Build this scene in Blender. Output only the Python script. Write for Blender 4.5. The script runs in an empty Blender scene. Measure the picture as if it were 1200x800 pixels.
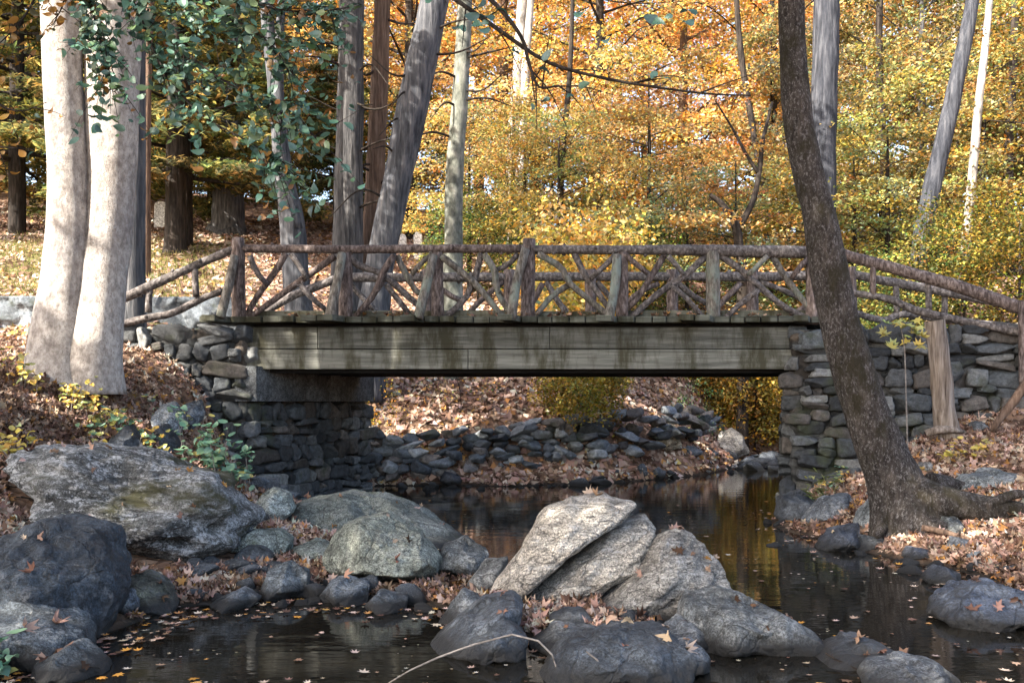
import bpy, bmesh, math, random
import numpy as np
from mathutils import Vector, Matrix, noise as mnoise
from mathutils.bvhtree import BVHTree

random.seed(7)
RS = np.random.RandomState(11)
scene = bpy.context.scene
COL = scene.collection

# ------------------------------------------------------------------ camera numbers
EYE = 1.5            # eye height over the stream (water is z = 0)
FPX = 1080.0         # focal length in pixels of a 1200 px wide frame
HOR = 470.0          # row of the horizon (rising-front lens shift)


def P(px, py, Y):
    """point seen at pixel (px, py) of the 1200x800 photo at distance Y"""
    return Vector(((px - 600.0) * Y / FPX, Y, EYE + (HOR - py) * Y / FPX))


# ------------------------------------------------------------------ object helpers
WLOC = {}


def tag(o, label=None, cat=None, group=None, kind=None):
    if label: o['label'] = label
    if cat: o['category'] = cat
    if group: o['group'] = group
    if kind: o['kind'] = kind
    return o


def empty(name, loc, label=None, cat=None, group=None):
    o = bpy.data.objects.new(name, None)
    o.empty_display_size = 0.2
    COL.objects.link(o)
    o.location = loc
    WLOC[o.name] = Vector(loc)
    return tag(o, label, cat, group)


def raw_mesh(name, V, F, smooth=True, col=None):
    """V (n,3) array, F (m,k) array of constant k, or list of lists"""
    me = bpy.data.meshes.new(name)
    V = np.asarray(V, dtype=np.float32)
    if isinstance(F, np.ndarray) and F.ndim == 2:
        m, k = F.shape
        me.vertices.add(len(V)); me.vertices.foreach_set('co', V.ravel())
        me.loops.add(m * k); me.loops.foreach_set('vertex_index', F.astype(np.int32).ravel())
        me.polygons.add(m)
        me.polygons.foreach_set('loop_start', (np.arange(m) * k).astype(np.int32))
        me.polygons.foreach_set('loop_total', np.full(m, k, dtype=np.int32))
        me.update(calc_edges=True)
    else:
        me.from_pydata([tuple(v) for v in V], [], [tuple(int(i) for i in f) for f in F])
    if smooth:
        me.polygons.foreach_set('use_smooth', np.ones(len(me.polygons), dtype=bool))
    if col is not None:
        a = me.color_attributes.new('Col', 'FLOAT_COLOR', 'POINT')
        c = np.ones((len(V), 4), dtype=np.float32); c[:, :3] = col
        a.data.foreach_set('color', c.ravel())
    me.update()
    return me


def link(name, me, mat, parent=None):
    o = bpy.data.objects.new(name, me)
    if mat is not None and len(me.materials) == 0:
        me.materials.append(mat)
    COL.objects.link(o)
    if parent is not None:
        o.parent = parent
        WLOC[o.name] = WLOC[parent.name].copy()
    else:
        WLOC[o.name] = Vector((0, 0, 0))
    return o


def mk(name, V, F, mat, parent=None, smooth=True, col=None, origin=None):
    """mesh given in world coordinates, linked under parent or with its own origin"""
    V = np.asarray(V, dtype=np.float64)
    off = WLOC[parent.name] if parent is not None else (Vector(origin) if origin is not None else Vector((0, 0, 0)))
    o = link(name, raw_mesh(name, V - np.array(off), F, smooth, col), mat, parent)
    if parent is None and origin is not None:
        o.location = off
        WLOC[o.name] = Vector(off)
    return o


class MB:
    """collects vertices and faces"""
    def __init__(self):
        self.v = []; self.f = []; self.n = 0; self.c = []

    def add(self, V, F, col=None):
        V = np.asarray(V, dtype=np.float64)
        self.v.append(V)
        self.f += [[int(i) + self.n for i in f] for f in F]
        self.n += len(V)
        self.c.append(np.tile(np.array(col if col is not None else (1, 1, 1)), (len(V), 1)))

    def box(self, x0, x1, y0, y1, z0, z1, skew=0.0, col=None, jit=0.0):
        V = []
        for z in (z0, z1):
            for (x, y) in ((x0, y0), (x1, y0), (x1, y1), (x0, y1)):
                V.append((x + skew * (y - y0) + random.uniform(-jit, jit), y + random.uniform(-jit, jit), z + random.uniform(-jit, jit)))
        self.add(V, [(3, 2, 1, 0), (4, 5, 6, 7), (0, 1, 5, 4), (1, 2, 6, 5), (2, 3, 7, 6), (3, 0, 4, 7)], col)

    def build(self, name, mat, parent=None, smooth=True, origin=None, bevel=0.0, color=False):
        o = mk(name, np.vstack(self.v), self.f, mat, parent, smooth, np.vstack(self.c) if color else None, origin)
        if bevel:
            m = o.modifiers.new('edge', 'BEVEL'); m.width = bevel; m.segments = 2
            m.limit_method = 'ANGLE'
        return o


def catmull(pts, n):
    pts = [np.array(p, dtype=float) for p in pts]
    if len(pts) == 2:
        return np.array([pts[0] + (pts[1] - pts[0]) * t for t in np.linspace(0, 1, n)])
    P_ = [2 * pts[0] - pts[1]] + pts + [2 * pts[-1] - pts[-2]]
    out = []
    segs = len(pts) - 1
    for t in np.linspace(0, segs, n):
        i = min(int(t), segs - 1); u = t - i
        a, b, c, d = P_[i], P_[i + 1], P_[i + 2], P_[i + 3]
        out.append(0.5 * ((2 * b) + (c - a) * u + (2 * a - 5 * b + 4 * c - d) * u * u + (3 * b - a - 3 * c + d) * u ** 3))
    return np.array(out)


def tube(pts, radii, segs=10, rings=None, rough=0.06, freq=3.0, cap=True, flute=0.0, nflute=5, seed=None):
    """tapered, uneven tube along pts (catmull smoothed) -> V, F"""
    seed = random.random() * 100 if seed is None else seed
    L = sum(np.linalg.norm(np.array(pts[i + 1]) - np.array(pts[i])) for i in range(len(pts) - 1))
    rings = rings or max(4, int(L / 0.12))
    pr = [list(p) + [r] for p, r in zip(pts, radii)]
    C = catmull(pr, rings)
    ctr, rad = C[:, :3], np.abs(C[:, 3])
    T = np.gradient(ctr, axis=0)
    T /= np.linalg.norm(T, axis=1)[:, None] + 1e-9
    ref = np.array((0.0, -1.0, 0.05)) if abs(T[0][1]) < 0.8 else np.array((1.0, 0, 0))
    V = []
    for i in range(rings):
        b = np.cross(T[i], ref); b /= np.linalg.norm(b) + 1e-9
        n = np.cross(b, T[i])
        for k in range(segs):
            a = 2 * math.pi * k / segs
            d = b * math.cos(a) + n * math.sin(a)
            p = ctr[i] + d * rad[i]
            nz = mnoise.noise(Vector((p[0] * freq + seed, p[1] * freq, p[2] * freq * 0.6)))
            nz += 0.5 * mnoise.noise(Vector((p[0] * freq * 3 + seed, p[1] * freq * 3, p[2] * freq * 1.5)))
            r = rad[i] * (1 + rough * nz)
            if flute:
                w = flute * (1 - i / rings) ** 4
                r *= 1 + w * (0.5 + 0.5 * math.cos(nflute * a + seed)) 
            V.append(ctr[i] + d * r)
    F = []
    for i in range(rings - 1):
        for k in range(segs):
            k2 = (k + 1) % segs
            F.append((i * segs + k, i * segs + k2, (i + 1) * segs + k2, (i + 1) * segs + k))
    if cap:
        F.append(tuple(range(segs - 1, -1, -1)))
        F.append(tuple((rings - 1) * segs + k for k in range(segs)))
    return np.array(V), F


# ------------------------------------------------------------------ materials
def nodes(name):
    m = bpy.data.materials.new(name)
    m.use_nodes = True
    nt = m.node_tree
    for n in list(nt.nodes):
        nt.nodes.remove(n)
    return m, nt, nt.nodes, nt.links


def N(ns, t, **kw):
    n = ns.new(t)
    for k, v in kw.items():
        if k.startswith('i_'):
            n.inputs[k[2:].replace('_', ' ')].default_value = v
        else:
            setattr(n, k, v)
    return n


def ramp(ns, stops):
    r = ns.new('ShaderNodeValToRGB')
    cr = r.color_ramp
    while len(cr.elements) < len(stops):
        cr.elements.new(0.5)
    for e, (p, c) in zip(cr.elements, stops):
        e.position = p
        e.color = (c[0], c[1], c[2], 1) if hasattr(c, '__len__') else (c, c, c, 1)
    return r


def mapping(ns, ls, scale=(1, 1, 1), rot=(0, 0, 0)):
    tc = ns.new('ShaderNodeTexCoord')
    mp = ns.new('ShaderNodeMapping')
    mp.inputs['Scale'].default_value = scale
    mp.inputs['Rotation'].default_value = rot
    ls.new(tc.outputs['Object'], mp.inputs['Vector'])
    return mp.outputs['Vector']


def mixc(ns, ls, fac, a, b, mode='MIX'):
    m = ns.new('ShaderNodeMix'); m.data_type = 'RGBA'; m.blend_type = mode
    for sock, v in ((m.inputs[0], fac), (m.inputs[6], a), (m.inputs[7], b)):
        if hasattr(v, 'is_output'):
            ls.new(v, sock)
        elif hasattr(v, '__len__'):
            sock.default_value = (v[0], v[1], v[2], 1)
        else:
            sock.default_value = v
    return m.outputs[2]


def finish(ns, ls, colour, bump, bump_d=0.02, strength=0.6, rough=0.85, spec=0.3):
    b = N(ns, 'ShaderNodeBsdfPrincipled')
    b.inputs['Roughness'].default_value = rough if not hasattr(rough, 'is_output') else 0.8
    if hasattr(rough, 'is_output'):
        ls.new(rough, b.inputs['Roughness'])
    b.inputs['Specular IOR Level'].default_value = spec
    if hasattr(colour, 'is_output'):
        ls.new(colour, b.inputs['Base Color'])
    else:
        b.inputs['Base Color'].default_value = (*colour, 1)
    if bump is not None:
        bp = N(ns, 'ShaderNodeBump'); bp.inputs['Strength'].default_value = strength
        bp.inputs['Distance'].default_value = bump_d
        ls.new(bump, bp.inputs['Height']); ls.new(bp.outputs['Normal'], b.inputs['Normal'])
    o = N(ns, 'ShaderNodeOutputMaterial')
    ls.new(b.outputs[0], o.inputs['Surface'])
    return b


def noise_tex(ns, ls, vec, scale, detail=6, rough=0.6):
    n = N(ns, 'ShaderNodeTexNoise')
    n.inputs['Scale'].default_value = scale; n.inputs['Detail'].default_value = detail
    n.inputs['Roughness'].default_value = rough
    ls.new(vec, n.inputs['Vector'])
    return n.outputs['Fac']


def math2(ns, ls, op, a, b):
    m = ns.new('ShaderNodeMath'); m.operation = op
    for s, v in ((m.inputs[0], a), (m.inputs[1], b)):
        if hasattr(v, 'is_output'): ls.new(v, s)
        else: s.default_value = v
    return m.outputs[0]


def mat_bark(name, c0, c1, c2, furrow=(14, 14, 2.2), patch=2.0, bump=0.03, speck=None, strength=0.8, moss=None):
    m, nt, ns, ls = nodes(name)
    v = mapping(ns, ls, furrow)
    v1 = mapping(ns, ls, (1, 1, 0.6))
    f = noise_tex(ns, ls, v, 1.0, 8, 0.65)
    p = noise_tex(ns, ls, v1, patch, 5, 0.6)
    r1 = ramp(ns, [(0.32, c0), (0.5, c1), (0.68, c2)]); ls.new(f, r1.inputs[0])
    r2 = ramp(ns, [(0.3, (0.55, 0.55, 0.6)), (0.7, (1.25, 1.2, 1.15))]); ls.new(p, r2.inputs[0])
    c = mixc(ns, ls, 0.75, r1.outputs[0], r2.outputs[0], 'MULTIPLY')
    h = f
    if speck is not None:
        s = noise_tex(ns, ls, mapping(ns, ls, (1, 1, .55)), 44.0, 6, 0.85)
        rs = ramp(ns, [(0.52, 0.0), (0.60, 1.0)]); ls.new(s, rs.inputs[0])
        c = mixc(ns, ls, rs.outputs[0], c, speck)
        h = math2(ns, ls, 'ADD', f, s)
    if moss is not None:
        s = noise_tex(ns, ls, mapping(ns, ls, (1, 1, .7)), 3.1, 8, 0.7)
        rs = ramp(ns, [(0.5, 0.0), (0.62, 0.85)]); ls.new(s, rs.inputs[0])
        c = mixc(ns, ls, rs.outputs[0], c, moss)
    finish(ns, ls, c, h, bump, strength, 0.9, 0.2)
    return m


def mat_rock(name, dark, mid, light, moss=None, lichen=None, stretch=(1, 1, 1), rot=(0, 0, 0), rough=0.8, bump=0.06, scale=1.0, moss_at=0.55, lichen_at=0.54):
    m, nt, ns, ls = nodes(name)
    v = mapping(ns, ls, stretch, rot)
    big = noise_tex(ns, ls, v, 1.7 * scale, 10, 0.62)
    fine = noise_tex(ns, ls, v, 16.0 * scale, 10, 0.72)
    r1 = ramp(ns, [(0.3, dark), (0.5, mid), (0.72, light)]); ls.new(big, r1.inputs[0])
    r2 = ramp(ns, [(0.34, 0.22), (0.5, 0.9), (0.68, 1.75)]); ls.new(fine, r2.inputs[0])
    c = mixc(ns, ls, 0.85, r1.outputs[0], r2.outputs[0], 'MULTIPLY')
    oi = N(ns, 'ShaderNodeObjectInfo')
    c = mixc(ns, ls, 1.0, c, oi.outputs['Color'], 'MULTIPLY')
    vo = N(ns, 'ShaderNodeTexVoronoi'); vo.feature = 'DISTANCE_TO_EDGE'
    vo.inputs['Scale'].default_value = 2.6 * scale
    wv = noise_tex(ns, ls, v, 3.0 * scale, 6, 0.7)
    cmb = N(ns, 'ShaderNodeVectorMath'); cmb.operation = 'ADD'
    sc = N(ns, 'ShaderNodeVectorMath'); sc.operation = 'SCALE'; sc.inputs['Scale'].default_value = 0.55
    nn = N(ns, 'ShaderNodeTexNoise'); nn.inputs['Scale'].default_value = 2.2 * scale; nn.inputs['Detail'].default_value = 5
    ls.new(v, nn.inputs['Vector']); ls.new(nn.outputs['Color'], sc.inputs[0])
    ls.new(v, cmb.inputs[0]); ls.new(sc.outputs[0], cmb.inputs[1]); ls.new(cmb.outputs[0], vo.inputs['Vector'])
    crack = ramp(ns, [(0.0, 0.0), (0.035, 1.0)]); ls.new(vo.outputs['Distance'], crack.inputs[0])
    speck = noise_tex(ns, ls, mapping(ns, ls), 70.0 * scale, 3, 0.8)
    r3 = ramp(ns, [(0.36, 0.22), (0.5, 1.0), (0.62, 1.95)]); ls.new(speck, r3.inputs[0])
    c = mixc(ns, ls, 0.9, c, r3.outputs[0], 'MULTIPLY')
    if lichen is not None:
        s = noise_tex(ns, ls, v, 6.0 * scale, 10, 0.8)
        rs = ramp(ns, [(lichen_at, 0.0), (lichen_at + 0.05, 0.95)]); ls.new(s, rs.inputs[0])
        s2 = noise_tex(ns, ls, mapping(ns, ls), 30.0 * scale, 6, 0.8)
        rs2 = ramp(ns, [(0.45, 0.0), (0.55, 1.0)]); ls.new(s2, rs2.inputs[0])
        c = mixc(ns, ls, math2(ns, ls, 'MULTIPLY', rs.outputs[0], rs2.outputs[0]), c, lichen)
    ck = ramp(ns, [(0.0, 1.0), (0.018, 0.0)]); ls.new(vo.outputs['Distance'], ck.inputs[0])
    c = mixc(ns, ls, math2(ns, ls, 'MULTIPLY', ck.outputs[0], 0.75), c, (0.012, 0.011, 0.010))
    if moss is not None:
        s = noise_tex(ns, ls, v, 1.3 * scale, 8, 0.65)
        rs = ramp(ns, [(moss_at, 0.0), (moss_at + 0.1, 0.95)]); ls.new(s, rs.inputs[0])
        c = mixc(ns, ls, rs.outputs[0], c, moss)
    geo = N(ns, 'ShaderNodeNewGeometry'); sxyz = N(ns, 'ShaderNodeSeparateXYZ'); ls.new(geo.outputs['Position'], sxyz.inputs[0])
    wl_ = math2(ns, ls, 'SUBTRACT', sxyz.outputs['Z'], math2(ns, ls, 'MULTIPLY', big, 0.10))          # stone soaked just above the water
    wr = ramp(ns, [(0.0, 1.0), (0.085, 0.0)]); ls.new(wl_, wr.inputs[0])
    c = mixc(ns, ls, wr.outputs[0], c, (0.018, 0.018, 0.018))
    h = math2(ns, ls, 'ADD', math2(ns, ls, 'MULTIPLY', fine, 0.75), math2(ns, ls, 'MULTIPLY', big, 0.8))
    h = math2(ns, ls, 'ADD', h, math2(ns, ls, 'MULTIPLY', crack.outputs[0], 0.18))
    finish(ns, ls, c, h, bump, 0.9, rough, 0.4)
    return m


def mat_leaf(name, transl=0.4, gloss=0.0, rough=0.4):
    m, nt, ns, ls = nodes(name)
    at = N(ns, 'ShaderNodeAttribute'); at.attribute_name = 'Col'
    oi = N(ns, 'ShaderNodeObjectInfo')
    c = mixc(ns, ls, 1.0, at.outputs['Color'], oi.outputs['Color'], 'MULTIPLY')
    d = N(ns, 'ShaderNodeBsdfDiffuse'); t = N(ns, 'ShaderNodeBsdfTranslucent')
    ls.new(c, d.inputs[0]); ls.new(c, t.inputs[0])
    mx = N(ns, 'ShaderNodeMixShader'); mx.inputs[0].default_value = transl
    ls.new(d.outputs[0], mx.inputs[1]); ls.new(t.outputs[0], mx.inputs[2])
    out = mx.outputs[0]
    if gloss:
        g = N(ns, 'ShaderNodeBsdfGlossy'); g.inputs['Roughness'].default_value = rough
        m2 = N(ns, 'ShaderNodeMixShader'); m2.inputs[0].default_value = gloss
        ls.new(out, m2.inputs[1]); ls.new(g.outputs[0], m2.inputs[2]); out = m2.outputs[0]
    o = N(ns, 'ShaderNodeOutputMaterial'); ls.new(out, o.inputs['Surface'])
    return m


def mat_planks(name, c0, c1, c2, stain):
    m, nt, ns, ls = nodes(name)
    v = mapping(ns, ls, (1.2, 14, 26))
    g = noise_tex(ns, ls, v, 1.0, 9, 0.65)
    big = noise_tex(ns, ls, mapping(ns, ls, (2.0, 1.1, 0.5)), 1.6, 8, 0.7)
    r1 = ramp(ns, [(0.3, c0), (0.52, c1), (0.75, c2)]); ls.new(g, r1.inputs[0])
    r2 = ramp(ns, [(0.45, 0.0), (0.60, 0.92)]); ls.new(big, r2.inputs[0])
    at = N(ns, 'ShaderNodeAttribute'); at.attribute_name = 'Col'
    c = mixc(ns, ls, r2.outputs[0], r1.outputs[0], stain)
    c = mixc(ns, ls, 1.0, c, at.outputs['Color'], 'MULTIPLY')
    finish(ns, ls, c, g, 0.008, 0.7, 0.85, 0.25)
    return m


def mat_masonry(name):
    m, nt, ns, ls = nodes(name)
    v = mapping(ns, ls)
    at = N(ns, 'ShaderNodeAttribute'); at.attribute_name = 'Col'
    f = noise_tex(ns, ls, v, 13.0, 12, 0.8)
    r = ramp(ns, [(0.34, 0.25), (0.5, 0.95), (0.68, 1.9)]); ls.new(f, r.inputs[0])
    c = mixc(ns, ls, 0.85, at.outputs['Color'], r.outputs[0], 'MULTIPLY')
    g = noise_tex(ns, ls, v, 1.4, 7, 0.65)
    rg = ramp(ns, [(0.56, 0.0), (0.68, 0.65)]); ls.new(g, rg.inputs[0])
    c = mixc(ns, ls, rg.outputs[0], c, (0.055, 0.065, 0.03))
    finish(ns, ls, c, f, 0.04, 0.9, 0.85, 0.3)
    return m


M = {}
M['beech'] = mat_bark('smooth_pale_bark', (0.22, 0.195, 0.175), (0.45, 0.415, 0.38), (0.64, 0.61, 0.57), (14, 14, 9), 1.6, 0.03, strength=0.9, speck=(0.26, 0.225, 0.20))
M['grey_bark'] = mat_bark('grey_furrowed_bark', (0.02, 0.02, 0.021), (0.075, 0.075, 0.077), (0.16, 0.155, 0.15), (16, 16, 1.8), 1.5, 0.08)
M['blue_bark'] = mat_bark('bluish_grey_bark', (0.02, 0.022, 0.026), (0.075, 0.08, 0.09), (0.16, 0.16, 0.165), (12, 12, 1.5), 1.4, 0.07)
M['brown_bark'] = mat_bark('reddish_brown_bark', (0.045, 0.03, 0.022), (0.13, 0.085, 0.06), (0.22, 0.16, 0.12), (22, 22, 1.8), 1.5, 0.05)
M['shaded_blue_bark'] = mat_bark('shaded_bluish_grey_bark', (0.012, 0.013, 0.016), (0.042, 0.046, 0.056), (0.095, 0.098, 0.108), (12, 12, 1.5), 1.4, 0.08)  # blue bark darkened in its colour so sunlit trunks look shaded
M['mottled_bark'] = mat_bark('mottled_bark', (0.045, 0.05, 0.042), (0.15, 0.16, 0.135), (0.29, 0.29, 0.25), (6, 6, 3.2), 4.5, 0.04)
M['white_bark'] = mat_bark('whitish_bark', (0.10, 0.09, 0.075), (0.30, 0.28, 0.255), (0.5, 0.475, 0.44), (7, 7, 2.4), 3.0, 0.04)
M['speckled_bark'] = mat_bark('dark_speckled_bark', (0.016, 0.013, 0.011), (0.05, 0.042, 0.036), (0.10, 0.085, 0.075), (20, 20, 6), 2.0, 0.08, speck=(0.20, 0.185, 0.18), moss=(0.03, 0.025, 0.012))
M['dark_bark'] = mat_bark('dark_bark', (0.008, 0.006, 0.005), (0.026, 0.021, 0.017), (0.06, 0.048, 0.04), (16, 16, 2), 2.0, 0.04)
M['log'] = mat_bark('weathered_log', (0.03, 0.026, 0.025), (0.115, 0.103, 0.098), (0.28, 0.255, 0.245), (22, 22, 16), 3.5, 0.03)
M['red_log'] = mat_bark('red_cedar_log', (0.028, 0.021, 0.019), (0.12, 0.094, 0.085), (0.28, 0.235, 0.22), (30, 30, 9), 3.5, 0.03)
M['lichen_log'] = mat_bark('lichened_log', (0.045, 0.04, 0.034), (0.14, 0.128, 0.11), (0.29, 0.275, 0.25), (26, 26, 8), 3.5, 0.03, moss=(0.19, 0.225, 0.195))
M['dead_wood'] = mat_bark('bare_dead_wood', (0.06, 0.042, 0.03), (0.19, 0.155, 0.125), (0.35, 0.305, 0.265), (26, 26, 1.6), 2.0, 0.02)
M['stick'] = mat_bark('grey_stick', (0.08, 0.07, 0.06), (0.2, 0.18, 0.16), (0.34, 0.31, 0.28), (16, 16, 16), 2.0, 0.01)
M['plank'] = mat_planks('weathered_plank', (0.062, 0.063, 0.055), (0.15, 0.15, 0.132), (0.26, 0.258, 0.232), (0.042, 0.038, 0.02))
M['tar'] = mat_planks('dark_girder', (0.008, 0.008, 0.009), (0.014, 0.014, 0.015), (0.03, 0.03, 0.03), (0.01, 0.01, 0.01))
M['rock'] = mat_rock('grey_rock', (0.06, 0.063, 0.066), (0.15, 0.154, 0.155), (0.28, 0.28, 0.275), lichen=(0.33, 0.335, 0.32))
M['dark_rock'] = mat_rock('dark_wet_rock', (0.012, 0.014, 0.018), (0.036, 0.040, 0.047), (0.085, 0.092, 0.102), lichen=(0.11, 0.118, 0.13), rough=0.6)
M['pale_rock'] = mat_rock('pale_banded_rock', (0.085, 0.08, 0.074), (0.30, 0.285, 0.265), (0.50, 0.485, 0.455), lichen=(0.58, 0.56, 0.53), stretch=(0.6, 1, 2.2), rot=(0, math.radians(40), 0), bump=0.10)
M['mossy_rock'] = mat_rock('mossy_gneiss', (0.018, 0.018, 0.017), (0.11, 0.112, 0.108), (0.32, 0.325, 0.325), moss=(0.045, 0.043, 0.012), lichen=(0.55, 0.56, 0.57), stretch=(0.7, 1, 1.7), rot=(0, math.radians(-16), 0), bump=0.14, moss_at=0.52, lichen_at=0.49)
M['green_rock'] = mat_rock('greenish_rock', (0.07, 0.08, 0.07), (0.16, 0.175, 0.155), (0.29, 0.30, 0.275), moss=(0.085, 0.095, 0.045), bump=0.07, moss_at=0.6)
M['masonry'] = mat_masonry('rubble_masonry')
M['concrete'] = mat_rock('cast_concrete', (0.03, 0.032, 0.033), (0.075, 0.08, 0.083), (0.16, 0.168, 0.172), bump=0.01)
M['block'] = mat_masonry('pale_block_masonry')
M['marble'] = mat_rock('pale_marble', (0.5, 0.5, 0.5), (0.65, 0.65, 0.64), (0.75, 0.75, 0.74), bump=0.01)
M['leaf'] = mat_leaf('tree_leaf', 0.42)
M['glossy_leaf'] = mat_leaf('waxy_leaf', 0.25, 0.06, 0.45)
M['litter'] = mat_leaf('fallen_leaf', 0.12)
M['wet_leaf'] = mat_leaf('wet_fallen_leaf', 0.05, 0.05, 0.25)


def mat_soil():
    m, nt, ns, ls = nodes('leafy_soil')
    v = mapping(ns, ls)
    vo = N(ns, 'ShaderNodeTexVoronoi'); vo.inputs['Scale'].default_value = 11.0
    ls.new(v, vo.inputs['Vector'])
    sep = N(ns, 'ShaderNodeSeparateColor'); ls.new(vo.outputs['Color'], sep.inputs[0])
    r = ramp(ns, [(0.0, (0.10, 0.06, 0.04)), (0.35, (0.22, 0.13, 0.085)), (0.7, (0.32, 0.2, 0.13)), (1.0, (0.40, 0.28, 0.2))])
    ls.new(sep.outputs[0], r.inputs[0])
    n = noise_tex(ns, ls, v, 0.5, 6, 0.6)
    r2 = ramp(ns, [(0.35, 0.6), (0.65, 1.15)]); ls.new(n, r2.inputs[0])
    c = mixc(ns, ls, 0.8, r.outputs[0], r2.outputs[0], 'MULTIPLY')
    at = N(ns, 'ShaderNodeAttribute'); at.attribute_name = 'Col'      # R grass, G wet mud/stream bed
    s = N(ns, 'ShaderNodeSeparateColor'); ls.new(at.outputs['Color'], s.inputs[0])
    g = noise_tex(ns, ls, v, 1.1, 6, 0.7)
    rg = ramp(ns, [(0.35, 0.0), (0.6, 1.0)]); ls.new(g, rg.inputs[0])
    c = mixc(ns, ls, math2(ns, ls, 'MULTIPLY', s.outputs[0], rg.outputs[0]), c, (0.135, 0.135, 0.045))
    c = mixc(ns, ls, s.outputs[1], c, (0.022, 0.019, 0.015))
    h = math2(ns, ls, 'ADD', vo.outputs['Distance'], noise_tex(ns, ls, v, 20, 5, 0.7))
    finish(ns, ls, c, h, 0.06, 0.8, 0.9, 0.15)
    return m


M['soil'] = mat_soil()


def mat_water(name, wavy, foam=0.0):
    m, nt, ns, ls = nodes(name)
    v = mapping(ns, ls, (0.8, 2.2, 1.0))
    a = noise_tex(ns, ls, v, 2.2, 3, 0.5)
    b = noise_tex(ns, ls, v, 9.0, 2, 0.5)
    h = math2(ns, ls, 'ADD', a, math2(ns, ls, 'MULTIPLY', b, 0.25))
    col = (0.010, 0.009, 0.007)
    p = finish(ns, ls, col, h, wavy, 0.35, 0.03, 0.5)
    p.inputs['IOR'].default_value = 1.34
    if foam:
        f = noise_tex(ns, ls, mapping(ns, ls, (3.0, 1.0, 1.0)), 3.0, 8, 0.7)
        r = ramp(ns, [(0.5, col), (0.66, (0.55, 0.6, 0.65))]); ls.new(f, r.inputs[0])
        ls.new(r.outputs[0], p.inputs['Base Color'])
        r2 = ramp(ns, [(0.5, 0.08), (0.6, 0.6)]); ls.new(f, r2.inputs[0])
        ls.new(r2.outputs[0], p.inputs['Roughness'])
    return m


M['water'] = mat_water('dark_stream_water', 0.007)
M['riffle'] = mat_water('broken_water', 0.12, 0.5)

# ------------------------------------------------------------------ leaf clouds
TRI_LEAF = (np.array([(-.5, 0, 0), (0, -.33, .09), (.5, 0, -.06), (0, .33, .09)]), np.array([(0, 1, 2), (0, 2, 3)]))


def fan(outline, curl, fold=0.0):
    v = [(0, 0, 0)]
    for (x, y) in outline:
        v.append((x, y, curl * (x * x + 0.4 * y * y) * 2 + fold * abs(y)))
    n = len(outline)
    return np.array(v, dtype=float), np.array([(0, i + 1, (i + 1) % n + 1) for i in range(n)])


MAPLE_O = [(.55, 0), (.26, .09), (.30, .36), (.08, .24), (-.08, .48), (-.14, .2), (-.42, .24), (-.30, .05), (-.34, 0), (-.30, -.05), (-.42, -.24), (-.14, -.2), (-.08, -.48), (.08, -.24), (.30, -.36), (.26, -.09)]
OVAL_O = [(.52, 0), (.34, .22), (.05, .32), (-.28, .24), (-.46, 0), (-.28, -.24), (.05, -.32), (.34, -.22)]
MAPLES = [fan(MAPLE_O, c, f) for c, f in ((0.35, 0.25), (-0.45, 0.5), (0.8, 0.1), (-0.1, -0.5), (0.5, 0.8))]
_cr = np.random.RandomState(2)
CRUMPLED = []
for _k in range(7):
    _v, _f = fan(MAPLE_O, _cr.uniform(-.6, .9), _cr.uniform(-.5, .8))
    _v = _v * (1, _cr.uniform(.5, 1), 1)
    _v[:, 2] += _cr.normal(0, .09, len(_v)) + .5 * _cr.uniform(-1, 1) * _v[:, 0] * _v[:, 1] * 4
    CRUMPLED.append((_v, _f))
OVALS = [fan(OVAL_O, c, f) for c, f in ((0.3, 0.3), (-0.5, 0.4), (0.7, 0.6))]
ROUND = [fan([(0.48 * math.cos(a), 0.40 * math.sin(a)) for a in np.linspace(0, 2 * math.pi, 9)[:-1]], c, f) for c, f in ((0.15, 0.12), (-0.3, 0.2))]


BEECH = [fan([(.56, 0), (.36, .16), (.12, .29), (-.16, .30), (-.38, .17), (-.46, 0), (-.38, -.17), (-.16, -.30), (.12, -.29), (.36, -.16)], c, f) for c, f in ((0.2, 0.25), (-0.35, 0.3), (0.4, -0.2))]


def unit(a):
    return a / (np.linalg.norm(a, axis=1)[:, None] + 1e-9)


def cloud(pos, nrm, size, col, tmpls, rs=RS):
    """one leaf per position -> V, F, C (tris)"""
    n = len(pos)
    which = rs.randint(0, len(tmpls), n)
    nrm = unit(nrm)
    t = unit(np.cross(nrm, rs.normal(size=(n, 3))))
    b = np.cross(nrm, t)
    Vs, Fs, Cs, base = [], [], [], 0
    for w, (tv, tf) in enumerate(tmpls):
        idx = np.where(which == w)[0]
        if len(idx) == 0: continue
        k = len(tv)
        V = pos[idx][:, None, :] + size[idx][:, None, None] * (tv[None, :, 0:1] * t[idx][:, None, :] + tv[None, :, 1:2] * b[idx][:, None, :] + tv[None, :, 2:3] * nrm[idx][:, None, :])
        Vs.append(V.reshape(-1, 3))
        F = tf[None] + (np.arange(len(idx)) * k)[:, None, None] + base
        Fs.append(F.reshape(-1, 3))
        Cs.append(np.repeat(col[idx], k, axis=0))
        base += len(idx) * k
    return np.vstack(Vs), np.vstack(Fs), np.vstack(Cs)


def palette(n, cols, weights=None, jit=0.25, rs=RS):
    cols = np.array(cols)
    w = np.array(weights, dtype=float) if weights else np.ones(len(cols))
    c = cols[rs.choice(len(cols), n, p=w / w.sum())]
    c = c * (1 + rs.uniform(-jit, jit, (n, 1))) * (1 + rs.uniform(-0.08, 0.08, (n, 3)))
    return np.clip(c, 0, 0.95)


LITTER = [(0.31, 0.20, 0.15), (0.41, 0.29, 0.225), (0.20, 0.12, 0.085), (0.52, 0.40, 0.325), (0.42, 0.22, 0.08), (0.11, 0.066, 0.048)]
LITTER_W = [5, 4, 4, 2.0, 1.3, 2.4]

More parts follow.
